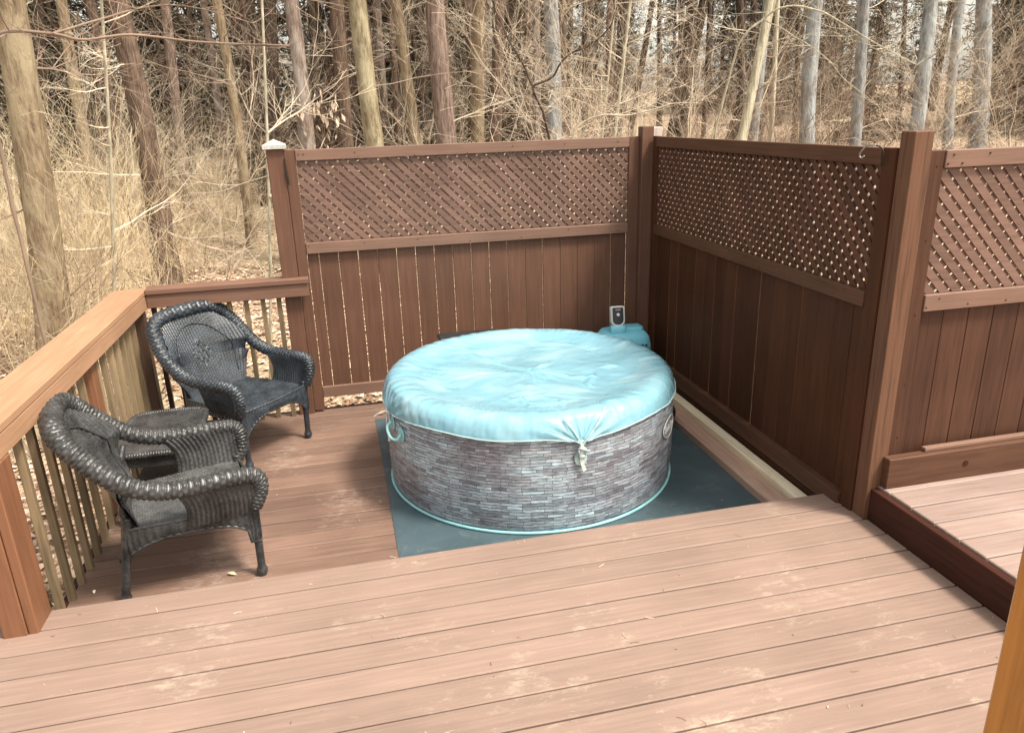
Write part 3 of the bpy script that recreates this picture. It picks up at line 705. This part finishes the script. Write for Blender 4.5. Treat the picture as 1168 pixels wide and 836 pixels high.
# side table
tb = empty('wicker_side_table', (-3.635, -1.19, 0), 0, label='low dark wicker side table standing between the two wicker armchairs', cat='side table')
def ttop(u, v):
    a = 2*u-1; b_ = 2*v-1; X = .225*a*math.sqrt(1-.16*b_**4*b_*b_); Y = .34*b_*math.sqrt(1-.16*a**4*a*a); return Vector((X, Y, .452-.004*(a*a+b_*b_)))
mb = MB(); weave(mb, ttop, .46, .68, rib=.016, thread=.012, amp=.0045); mb.build('table_top', WG, tb, smooth=True)
bd = MB(); ring = [ttop(t, 0) for t in [k/24 for k in range(24)]]+[ttop(1, t) for t in [k/30 for k in range(30)]]+[ttop(1-t, 1) for t in [k/24 for k in range(24)]]+[ttop(0, 1-t) for t in [k/30 for k in range(31)]]
roll(bd, [(p.x, p.y, p.z-.008) for p in ring], .019, pitch=.016, n=12); bd.build('table_rim', WG, tb, smooth=True)
def tap(u, v):
    i = u*(len(ring)-1); k = min(int(i), len(ring)-2); p = ring[k].lerp(ring[k+1], i-k); return Vector((p.x*.97, p.y*.97, .44-.075*v))
mb = MB(); weave(mb, tap, 2.1, .08, rib=.014); mb.build('apron', WG, tb, smooth=True)
def tsh(u, v): p = ttop(u, v); return Vector((p.x*.8, p.y*.85, .16))
mb = MB(); weave(mb, tsh, .4, .6, rib=.014, thread=.01); mb.build('shelf', WG, tb, smooth=True)
for sx in (-1, 1):
    for sy in (-1, 1):
        mb = MB(); leg(mb, (sx*.185, sy*.29, .43), (sx*.205, sy*.315, 0)); mb.build('leg', WG, tb, smooth=True)
# ------------------------------------------------------------------ foreground post
tag(box(-1.318, -1.12, -4.96, -4.82, .194, 3.2, bev=.012, r=.5).build('house_post', M['orange_post']), 'glossy orange stained wooden post standing at the right foreground edge', 'post')
# ------------------------------------------------------------------ hooks and small things
def hook(root_loc, pts, r, label, name='plant_hook', mt_=None):
    o = MB().tube(smooth_path(pts, 40), r, 8).build(name, mt_ or M['iron'], loc=root_loc, smooth=True); return tag(o, label, 'hook')
M['iron'] = plain('dark_iron', (.05, .04, .035), .5, .3, 40, metal=.6)
M['steel'] = plain('worn_steel', (.34, .33, .30), .4, .3, 40, metal=.5)
hk = empty('plant_hook', (-.02, -2.715, 1.935), label='curled metal plant hook fixed to the end of the side fence beside the big post', cat='hook')
MB().tube(smooth_path([(0, 0, 0), (-.004, -.012, .08), (-.018, .0, .155), (-.05, .05, .185)], 24), .007, 8).build('bracket_arm', M['iron'], hk, smooth=True)
MB().tube(smooth_path([(-.05, .05, .185), (-.08, .12, .185), (-.10, .18, .13), (-.095, .21, .085), (-.085, .19, .065), (-.075, .165, .085)], 30), .008, 8).build('hook_end', M['steel'], hk, smooth=True)
hk.scale = (.48, .48, .48)
hk = empty('fence_bracket', (-2.80, -.033, 1.90), label='thin rusty bracket hanging on the left fence post below its white cap', cat='bracket')
MB().tube([(.012, 0, .06), (.016, -.006, -.06), (.024, -.004, -.13)], [.005, .008, .006], 8).build('hanging_strap', M['iron'], hk)
# hanging cord with blue tie at the far left
hc = empty('shepherd_hook', (-4.62, -2.35, gz(-4.6, -2.3)), label='thin iron garden hook with pale cord at the far left edge', cat='garden hook')
MB().tube(smooth_path([(-.06, 0, -.1), (-.06, 0, 1.6), (-.06, 0, 2.5), (.02, .0, 2.66), (.085, 0, 2.60), (.085, 0, 2.50), (.045, 0, 2.44)], 60), .006, 8).build('rod', M['iron'], hc, smooth=True)
MB().tube(smooth_path([(.055, 0, 2.44), (.075, 0, 2.2), (.06, .01, 2.0), (.09, 0, 1.80)], 30), .005, 6).build('cord', M['twig_pale'], hc, smooth=True)
mb = MB()
for k in range(14):
    a = rnd.uniform(0, 6.28); mb.tube(smooth_path([(.07, 0, 2.26), (.07+.02*math.cos(a), .02*math.sin(a), 2.22+rnd.uniform(-.02, .03)), (.07+.045*math.cos(a), .03*math.sin(a), 2.18+rnd.uniform(-.05, .04))], 6), .004, 5)
mb.build('blue_tie', plain('blue_ribbon', (.20, .40, .48), .6, .3, 20), hc)
# debris on the decks
def leaf_obj(loc, s, rz, label, col):
    mb = MB()
    def lf(u, v):
        x = (u-.5)*2; wv = .34*math.sin(math.pi*min(1, max(0, v)))**.7*(1+.18*math.sin(v*22)); return (x*wv*s, (v-.5)*s*1.5, s*(.10*abs(x)+.18*math.sin(v*3.1)+.01))
    mb.grid(lf, 7, 14); mb.tube([(0, -.75*s, .01), (0, -1.05*s, .004)], .0012, 5)
    o = mb.build('fallen_leaf', plain('leaf_tone', col, .7, .2, 30), loc=loc); o.rotation_euler = (0, 0, rz); return tag(o, label, 'leaf')
leaf_obj((-3.17, -2.20, .004), .035, 1.0, 'curled pale dead leaf on the lower deck beside the near chair leg', (.62, .48, .33))
leaf_obj((-2.28, -.22, .012), .03, 2.2, 'small tan dead leaf lying between the rear chair and the hot tub', (.6, .45, .3))
leaf_obj((-3.83, -2.17, .003), .022, .3, 'tiny whitish leaf scrap on the deck by the left balusters', (.85, .8, .7))
mb = MB()
for k in range(150):
    z0 = rnd.random()
    if z0 < .6: x, y, z = rnd.uniform(-4.2, 0), rnd.uniform(-4.4, -2.6), .1955
    elif z0 < .85: x, y, z = rnd.uniform(-3.8, -.25), rnd.uniform(-2.55, 0), .0125
    else: x, y, z = rnd.uniform(.1, 1.2), rnd.uniform(-4, -2.9), .3745
    a = rnd.uniform(0, 6.28); L = rnd.choice((.004, .006, .008, .010, .018)); b2 = a+rnd.uniform(-.5, .5)
    mb.tube([(x, y, z), (x+L*math.cos(a), y+L*math.sin(a), z+.001), (x+L*(math.cos(a)+math.cos(b2)), y+L*(math.sin(a)+math.sin(b2)), z)], rnd.uniform(.0006, .0016), 4)
tag(mb.build('debris', M['leaves']), kind='stuff')
bpy.data.objects['debris']['label'] = 'fine twig bits and needles scattered over the deck boards'
# ------------------------------------------------------------------ forest
def trunk_tree(name, x, y, dia, lean, tone, label, group=None, H=13, limbs=14, seed=0, cat='tree', curve=.0):
    rg = random.Random(seed); z0 = gz(x, y)-.1
    root = empty(name, (x, y, z0), 0, label=label, cat=cat, group=group)
    mb = MB(); k = 40; ax = Vector((r1.x, r1.y, 0)).normalized(); lean = max(-.17, min(.17, lean)); pts = []; rr = []
    ph = rg.uniform(0, 6)
    for i in range(k):
        t = i/(k-1); h = t**1.3*H
        off = ax*(lean*(h-2.4)+dia*.25*math.sin(h*.7+ph)+curve*math.sin(h*.9)) + Vector((0, dia*.2*math.sin(h*.5+ph*2), 0))
        pts.append(off+Vector((0, 0, h))); rr.append(dia/2*(1-.55*t)*(1+.45*math.exp(-h/.28)))
    nn = 16 if dia > .15 else 9
    ns = [rg.uniform(0, 100) for _ in range(2)]
    mb.tube(pts, rr, nn, disp=lambda i, j: 1+.09*noise.noise(Vector((math.cos(j*2*math.pi/nn)*2+ns[0], math.sin(j*2*math.pi/nn)*2, i*.35+ns[1])))*(1 if dia > .1 else .5))
    mb.build('trunk', M['bark_'+tone], root, smooth=True)
    if limbs:
        cb_ = MB()
        for q in range(limbs):
            h = rg.uniform(1.0, min(H*.6, 7.5)) if q < limbs*.75 else rg.uniform(H*.5, H*.95)
            i = min(k-2, max(0, int((h/H)**(1/1.3)*(k-1)))); p = pts[i]; a = rg.uniform(0, 2*math.pi); L = rg.uniform(.35, 1.9)*(1 if dia > .15 else .6)
            branch(cb_, p, Vector((math.cos(a), math.sin(a), rg.uniform(-.25, .45))), L, rg.uniform(.006, .016)*(1 if dia > .15 else .7), rg, 2)
        cb_.build('crown', M['twig_brown'] if rg.random() < .6 else M['twig_pale'], root)
    return root
def branch(mb, p, d, L, r, rg, depth, up_=.05, n=3, segs=5):
    d = Vector(d).normalized(); pts = [Vector(p)]; rr = [r]
    for i in range(segs):
        d = (d+Vector((rg.uniform(-.22, .22), rg.uniform(-.22, .22), rg.uniform(-.18, .18)+up_))).normalized()
        pts.append(pts[-1]+d*L/segs); rr.append(max(.0014, r*(1-(i+1)/segs*.8)))
    mb.tube(pts, rr, n, r=rg.random(), cap=False)
    if depth > 0:
        for i in range(1, segs+1):
            for _ in range(rg.choice((0, 1, 1, 2))):
                e = (d+Vector((rg.uniform(-1, 1), rg.uniform(-1, 1), rg.uniform(-.6, .8)))).normalized()
                branch(mb, pts[i], e, L*rg.uniform(.3, .6), max(.0014, rr[i]*.65), rg, depth-1, up_, n, max(3, segs-1))
TREES = [
('bigL',-5.22,2.28,0.34,0.136,'tan','broad tan pine trunk rising at the left edge above the straw-coloured brush'),
('thin80',-6.48,8.69,0.22,0.018,'tan','slim tan trunk, second from the left edge of the woods'),
('t150',-5.03,5.97,0.36,0.036,'brown','stout brown trunk with roots hidden in the straw-coloured brush'),
('t255',-4.03,8.16,0.19,-0.021,'tan','thin tan trunk leaning right, left of the pale sapling at the capped post'),
('t310',-3.62,11.21,0.33,0.103,'dark','dark shaded trunk directly behind the pale sapling at the capped post'),
('t333',-2.86,6.74,0.27,-0.022,'lichen','pinkish grey lichen-spotted trunk just right of the white post cap'),
('t385',-2.18,8.25,0.30,-0.019,'brown','brown trunk between the lichen-spotted trunk and the olive trunk'),
('t415',-1.90,5.23,0.30,0.011,'olive','sunlit olive-yellow trunk above the left part of the back fence'),
('t455',-0.99,9.18,0.25,-0.038,'tan','slightly bent tan trunk just right of the olive-yellow one'),
('t500',-0.82,5.63,0.34,0.015,'bark','thick rough-barked reddish grey trunk above the middle of the back fence'),
('t530',0.52,10.99,0.25,-0.002,'brown','slender brown trunk right behind the thick rough-barked trunk'),
('t565',0.43,7.95,0.26,0.028,'brown','straight smooth brown trunk with a dead stub on its left side'),
('t605',2.05,11.68,0.22,0.001,'brown','narrow dark brown trunk left of the blue-grey one above the back fence'),
('t627',1.39,7.71,0.30,0.006,'grey','blue-grey lichen-covered trunk above the right part of the back fence'),
('t750',7.12,16.26,0.16,-0.009,'dark','far thin dark trunk straight above the fence corner'),
('t772',7.64,16.03,0.21,-0.017,'dark','far dark trunk against the bright sky right of the fence corner'),
('t803',7.45,13.90,0.14,-0.021,'dark','reddish dark slim trunk in the bright gap above the side fence'),
('t856',7.49,11.61,0.19,-0.025,'dark','dark trunk just left of the pale leaning stems'),
('t868',6.14,8.93,0.22,-0.008,'grey','grey trunk standing behind the pale leaning stems'),
('lean1',2.98,3.82,0.13,0.150,'pale','pale cream trunk leaning right over the side fence, thicker of the leaning pair'),
('lean2',3.21,4.03,0.07,0.147,'pale','thin pale stem leaning right beside the thicker cream trunk'),
('lean3',4.82,6.22,0.10,-0.021,'pale','slim upright whitish trunk right of the leaning cream pair'),
('t930',5.65,6.28,0.29,-0.037,'grey','wide pale blue-grey trunk above the middle of the side fence'),
('t978',7.09,7.10,0.24,-0.040,'grey','half-shaded grey trunk left of the crooked thin stem'),
('d1000',8.42,8.61,0.07,0.10,'dark','crooked thin dark stem leaning right above the side fence'),
('t1047',7.22,5.73,0.27,-0.030,'grey','pale greenish grey trunk rising behind the big brown corner post'),
('t1086',10.97,9.08,0.23,-0.078,'grey','narrow grey trunk just left of the rightmost large trunk'),
('t1110',11.98,9.51,0.40,-0.114,'grey','rightmost large blue-grey trunk with bare stubs on the grassy slope'),
]
for i, (n_, x, y, d, le, tone, lab) in enumerate(TREES):
    trunk_tree('tree', x, y, d, le, tone, lab, seed=100+i, limbs=16 if d > .12 else 7, H=13 if d > .1 else 9)
SAPS = [(-3.03,1.42,0.032,0.114,'pale whitish sapling rising right beside the white-capped fence post'), (1.44,4.54,0.06,0.133,'pale leaning sapling above the right end of the back fence, thicker one'), (1.59,5.55,0.05,0.112,'thin pale sapling just left of the leaning one over the back fence'), (-4.71,2.96,0.045,0.20,'pale forked sapling in the straw brush at upper left')]
for i, (x, y, d, le, lab) in enumerate(SAPS): trunk_tree('sapling', x, y, d, le, 'pale', lab, seed=300+i, limbs=12, H=7, cat='sapling', curve=.03)
FAR = [(-6.02,13.92,0.16,0.142),(-5.84,15.98,0.18,0.133),(-4.28,14.16,0.25,0.104),(-2.71,14.25,0.22,0.071),(-1.16,14.21,0.20,0.046),(-0.26,13.12,0.25,0.030),(1.73,15.85,0.22,0.020),(3.11,17.60,0.21,0.0),(-7.84,11.42,0.21,0.151),(-7.91,15.56,0.22,0.130),(4.66,17.17,0.19,0.0),(11.03,15.31,0.18,-0.056),(12.58,15.47,0.16,-0.059),(13.90,14.47,0.16,-0.069)]
rg = random.Random(5)
for k in range(88):
    if k >= 64: x = rg.uniform(-9, 8); y = rg.uniform(9.5, 15)
    elif k < 46: x = rg.uniform(-24, 4); y = rg.uniform(15, 32)
    else: x = rg.uniform(4, 30); y = rg.uniform(17, 38)
    FAR.append((x, y, rg.uniform(.14, .34), rg.uniform(-.03, .05)))
first = None; protos = []
for i, (x, y, d, le) in enumerate(FAR):
    lab = 'thin dark trunk far back in the woods, behind the nearer trunks'
    if i < 14:
        t = trunk_tree('distant_tree', x, y, d, le, 'dark', lab, group='distant dark trunks in the woods', seed=500+i, limbs=10, H=14)
        protos.append(t)
    else:
        s = protos[i % 14]; t = s.copy(); COL.objects.link(t); t.location = (x, y, gz(x, y)-.1); t.rotation_euler = (0, 0, rg.uniform(-.4, .4))
        f_ = d/.2; t.scale = (f_, f_, 1.0)
        for ch in s.children: c_ = ch.copy(); COL.objects.link(c_); c_.parent = t
# crooked and arching small wood seen against the trunks
def crooked(name, x, y, paths, mtl, label):
    z0 = gz(x, y)-.1; o = empty(name, (x, y, z0), 0, label=label, cat='sapling'); mb = MB()
    L0 = Vector((x, y, z0)); rg2 = random.Random(int(x*100)); first_ = True
    for r0, r1_, pts in paths:
        P = smooth_path([Vector(p)-L0 for p in pts], 12*len(pts)); n_ = len(P)
        P = [p+Vector((noise.noise(p*5)*.02, noise.noise(p*5+Vector((9, 0, 0)))*.02, 0)) for p in P]
        tb_ = MB() if first_ else mb
        tb_.tube(P, [r0+(r1_-r0)*i/(n_-1) for i in range(n_)], 7, cap=first_)
        if first_: tb_.build('trunk', mtl, o, smooth=True); first_ = False
        for i in range(n_//4, n_, 4):
            a = rg2.uniform(0, 6.28); branch(mb, P[i], (math.cos(a), math.sin(a), rg2.uniform(-.3, .6)), rg2.uniform(.15, .6), .004, rg2, 1)
    mb.build('crown', mtl, o, smooth=True)
crooked('sapling', .18, 2.86, [(.018, .012, [(.18, 2.86, -.4), (.17, 2.86, .88), (.04, 2.9, 1.61), (-.02, 2.92, 2.01), (-.14, 2.95, 2.39), (-.17, 2.96, 2.5)]), (.012, .007, [(-.17, 2.96, 2.5), (.04, 2.9, 2.59), (.13, 2.87, 2.73), (.23, 2.84, 2.82), (.43, 2.78, 2.9), (.59, 2.72, 3.02), (.68, 2.69, 3.17), (.69, 2.68, 3.6)]), (.011, .006, [(-.17, 2.96, 2.5), (-.34, 3.0, 2.84), (-.51, 3.04, 3.16), (-.64, 3.07, 3.5)])], M['bark_dark'], 'crooked black forked sapling in front of the blue-grey trunk above the back fence')
crooked('sapling', -.08, 1.89, [(.014, .004, [(-.08, 1.89, -.4), (-.08, 1.89, 1.32), (-.03, 1.88, 1.94), (.05, 1.85, 2.1), (.26, 1.78, 2.17), (.47, 1.7, 2.16), (.71, 1.6, 2.21), (.9, 1.52, 2.26), (1.13, 1.41, 2.25)])], M['twig_pale'], 'pale sapling bending over to the right just above the fence corner')
crooked('sapling', 1.7, 2.3, [(.014, .005, [(1.7, 2.3, -.3), (1.72, 2.3, 1.5), (1.88, 2.14, 2.76), (2.09, 2.02, 3.07), (2.31, 1.89, 3.18), (2.56, 1.73, 3.11), (2.78, 1.58, 2.96), (3.02, 1.4, 2.77), (3.32, 1.16, 2.55)]), (.007, .003, [(2.09, 2.02, 3.07), (2.36, 1.86, 2.9), (2.63, 1.68, 2.68), (2.82, 1.55, 2.44), (3.08, 1.36, 2.18)])], M['bark_pale'], 'long pale arching sapling curving over the middle of the side fence')
crooked('sapling', -5.0, 1.1, [(.016, .008, [(-5.0, 1.1, -.3), (-5.0, 1.1, 1.8), (-4.9, .95, 2.7), (-4.75, .90, 2.88), (-4.41, .97, 2.88), (-4.22, 1.02, 2.84), (-3.89, 1.1, 2.88), (-3.39, 1.18, 2.83), (-2.72, 1.24, 2.8)]), (.009, .003, [(-4.41, .97, 2.88), (-4.02, 1.58, 3.1), (-3.69, 1.64, 3.16), (-3.39, 1.69, 3.13), (-3.02, 1.73, 3.03)])], M['twig_brown'], 'dark thin sapling bowing to the right across the upper left of the woods')
rm = random.Random(77); mids = []
for i in range(16):
    x = -6.5+i*.62+rm.uniform(-.25, .25); y = rm.uniform(8.5, 13); d = rm.uniform(.17, .29)
    if i < 5: t = trunk_tree('forest_tree', x, y, d, rm.uniform(-.03, .04), ('brown', 'tan', 'bark', 'lichen', 'brown')[i], 'straight mid-sized brown trunk in the close-set second row of the woods', group='second row of forest trunks', seed=700+i, limbs=12, H=13); mids.append(t)
    else:
        s_t = mids[i % 5]; t = s_t.copy(); COL.objects.link(t); t.location = (x, y, gz(x, y)-.1); t.rotation_euler = (0, 0, rm.uniform(-.5, .5)); t.scale = (d/.23, d/.23, 1)
        for ch in s_t.children: c_ = ch.copy(); COL.objects.link(c_); c_.parent = t
# evergreens behind
def needle_crown(seed, H=11, R=2.5, n=380, low=.02):
    rg = random.Random(seed); mb = MB()
    for q in range(n):
        t = low+(1-low)*rg.random()**1.1; h = H*t; a = rg.uniform(0, 6.28); L = R*(1-t)**.7*rg.uniform(.5, 1.15)+.2
        d = Vector((math.cos(a), math.sin(a), rg.uniform(-.35, .1)))
        for w_ in range(22):
            s = rg.uniform(.15, 1); c_ = Vector((0, 0, h))+d*L*s+Vector((rg.gauss(0, .10), rg.gauss(0, .10), rg.gauss(0, .07)))
            e = Vector((rg.gauss(0, 1), rg.gauss(0, 1), rg.gauss(-.3, .6))).normalized(); f2 = e.cross(Vector((rg.gauss(0, 1), rg.gauss(0, 1), rg.gauss(0, 1)))).normalized()
            a1 = rg.uniform(.10, .24); b1 = rg.uniform(.012, .035); n_ = len(mb.v)
            for p_ in (c_-e*a1, c_+f2*b1, c_+e*a1, c_-f2*b1): mb.v.append(p_[:]); mb.r.append(rg.random())
            mb.f.append([n_, n_+1, n_+2, n_+3])
    return mb
ever = []
for k in range(3):
    t = empty('evergreen_tree', (0, 0, 0), 0, label='x', cat='tree', group='evergreens closing the back of the woods')
    mb = MB(); mb.tube([(0, 0, h) for h in (0, 1, 3, 6, 9, 11)], [.16, .13, .11, .08, .05, .01], 8); mb.build('trunk', M['bark_dark'], t, smooth=True)
    needle_crown(900+k).build('crown', M['needles'], t); ever.append(t)
spots = []
for k in range(50): spots.append((rg.uniform(-24, 3.5), rg.uniform(13.5, 30), rg.uniform(.7, 1.25)))
for k in range(14): spots.append((rg.uniform(4, 20), rg.uniform(20, 38), rg.uniform(.45, .8)))
for k in range(13): spots.append((rg.uniform(13, 27), rg.uniform(13, 26), rg.uniform(.6, 1.0)))
for i, (x, y, s_) in enumerate(spots):
    if i < 3: t = ever[i]
    else:
        src = ever[i % 3]; t = src.copy(); COL.objects.link(t)
        for ch in src.children: c_ = ch.copy(); COL.objects.link(c_); c_.parent = t
    t.location = (x, y, gz(x, y)-.2); t.rotation_euler = (0, 0, rg.uniform(0, 6)); t.scale = (s_, s_, s_)
    t['label'] = 'dark brownish green evergreen far behind the bare trunks'
# shrubs of straw twigs
def shrub_mesh(seed, stems, h, spread, r0, depth=2, upk=.10):
    rg = random.Random(seed); mb = MB()
    for q in range(stems):
        a = rg.uniform(0, 6.28); R = spread*.35*math.sqrt(rg.random()); lean = rg.uniform(.1, .75)
        branch(mb, (R*math.cos(a), R*math.sin(a), -.1), (math.cos(a)*lean, math.sin(a)*lean, 1), h*rg.uniform(.45, 1.0), r0*rg.uniform(.6, 1.1), rg, depth, upk, 3, 6)
    return mb
straw = [shrub_mesh(40+i, 24, 1.9, 1.4, .0085) for i in range(3)]
bare = [shrub_mesh(60+i, 5, 3.6, .9, .019, 3, .02) for i in range(4)]
def place_shrubs(name, meshes, mtl, spots, labels, group, cat='shrub'):
    obs = []
    for i, (x, y, s_, rot) in enumerate(spots):
        k = i % len(meshes)
        if i < len(meshes): o = meshes[k].build(name, mtl); obs.append(o)
        else: o = obs[k].copy(); COL.objects.link(o)
        o.location = (x, y, gz(x, y)); o.rotation_euler = (0, 0, rot); o.scale = (s_, s_, s_)
        tag(o, labels if isinstance(labels, str) else labels[i], cat, group)
rg = random.Random(21)
SP = [(-5.6,2.4,1.1),(-5.4,3.9,1.0),(-6.2,3.6,1.15),(-7.3,3.0,1.2),(-7.6,1.6,1.1),(-6.8,5.0,1.1),(-5.9,5.4,.9),(-8,4.6,1.2),(-4.9,6.4,.85),(-7.2,6.8,1.2),(-6.2,7.6,1.1),(-5.0,5.2,.7),(-4.2,9.5,.9),(-5.5,10,1.1)]
place_shrubs('straw_shrub', straw, M['twig_straw'], [(x, y, s_*1.0, rg.uniform(0, 6)) for x, y, s_ in SP], 'dense straw-coloured leafless shrub in the thicket beyond the left railing', 'straw-coloured shrubs beyond the left railing')
SP = []
for k in range(76):
    x = rg.uniform(-7, 18); y = rg.uniform(3.2, 24 if k > 50 else 13)+max(0, (x-6)*.1)
    if x < -3 and y < 6: y += 3
    SP.append((x, y, rg.uniform(.75, 1.25), rg.uniform(0, 6)))
place_shrubs('bare_shrub', bare[:2], M['twig_pale'], SP[::2], 'pale leafless understory shrub among the trunks behind the fences', 'pale bare understory shrubs in the woods')
place_shrubs('brown_shrub', bare[2:], M['twig_brown'], SP[1::2], 'dark brown leafless understory shrub among the trunks behind the fences', 'dark bare understory shrubs in the woods')
nearb = [shrub_mesh(80+i, 4, 1.7, .4, .016, 3, .03) for i in range(2)]
place_shrubs('bare_sapling', nearb, M['twig_brown'], [(-4.95, .55, 1.0, .3), (-4.45, .95, .8, 2.0), (-5.2, -.6, .8, 4.0)], ['forked dark bare sapling just outside the left railing, largest one', 'thin dark bare sapling outside the rail corner', 'low dark bare sapling outside the left railing near the photo edge'], None, 'sapling')
# ground-level tangle
rg = random.Random(31); mb = MB()
for k in range(3000):
    x = rg.uniform(-9, 17); y = rg.uniform(1.5, 19)
    if -4 < x < 0 and y < 2.5: continue
    a = rg.uniform(0, 6.28); L = rg.uniform(.3, 1.5); e = rg.uniform(.0, 1.3)
    branch(mb, (x, y, gz(x, y)+rg.uniform(-.02, .35)), (math.cos(a), math.sin(a), e), L, rg.uniform(.003, .008), rg, 1 if k % 3 == 0 else 0, -.05, 3, 5)
tag(mb.build('undergrowth', M['twig_mixed'], ), 'tangle of thin dry stalks and fallen twigs on the forest floor', kind='stuff')
mb = MB()
for k in range(26000):
    if k < 15000: x = rg.uniform(-8, 1.5); y = rg.uniform(-3.5, 7)
    else: x = rg.uniform(-9, 17); y = rg.uniform(3, 20)
    if x > -4 and y < .2: 
        if k % 3: continue
        x = rg.uniform(-4, 0); y = rg.uniform(.1, 2)
    s = rg.uniform(.02, .055); a = rg.uniform(0, 6.28); c_, s_ = math.cos(a), math.sin(a); z = gz(x, y)+.012; n_ = len(mb.v); q = rg.random(); tl = rg.uniform(-.4, .4)
    for (u, v, w_) in ((-1, 0, .3), (0, -.55, 0), (1, 0, .35), (0, .55, 0)):
        mb.v.append((x+s*(u*c_-v*s_), y+s*(u*s_+v*c_), z+s*(w_+v*tl+.15))); mb.r.append(q)
    mb.f.append([n_, n_+1, n_+2]); mb.f.append([n_, n_+2, n_+3])
tag(mb.build('fallen_leaves', M['leaves']), 'pinkish tan fallen leaves covering the ground around the deck', kind='stuff')
# clump of withered pale leaves hanging on the lichen trunk
mb = MB()
for k in range(60):
    p = Vector((rg.gauss(0, .13), rg.gauss(-.05, .06), rg.gauss(0, .17)))
    e = Vector((rg.gauss(0, .3), rg.gauss(0, .3), -1)).normalized(); f2 = e.cross(Vector((rg.gauss(0, 1), rg.gauss(0, 1), 0))).normalized(); a1 = rg.uniform(.03, .07); n_ = len(mb.v)
    for q_ in (p-e*a1, p+f2*a1*.4+Vector((0, .01, 0)), p+e*a1, p-f2*a1*.4): mb.v.append(q_[:]); mb.r.append(rg.uniform(.7, 1))
    mb.f.append([n_, n_+1, n_+2, n_+3])
mb.tube([(0, 0, .3), (.02, 0, 0), (.0, 0, -.2), (.03, .05, -2.4)], .006, 5, r=0)
tag(mb.build('withered_vine', M['leaves'], loc=(-2.55, 5.9, 2.25)), 'clump of withered cream leaves hanging in front of the lichen-spotted trunk', 'vine')
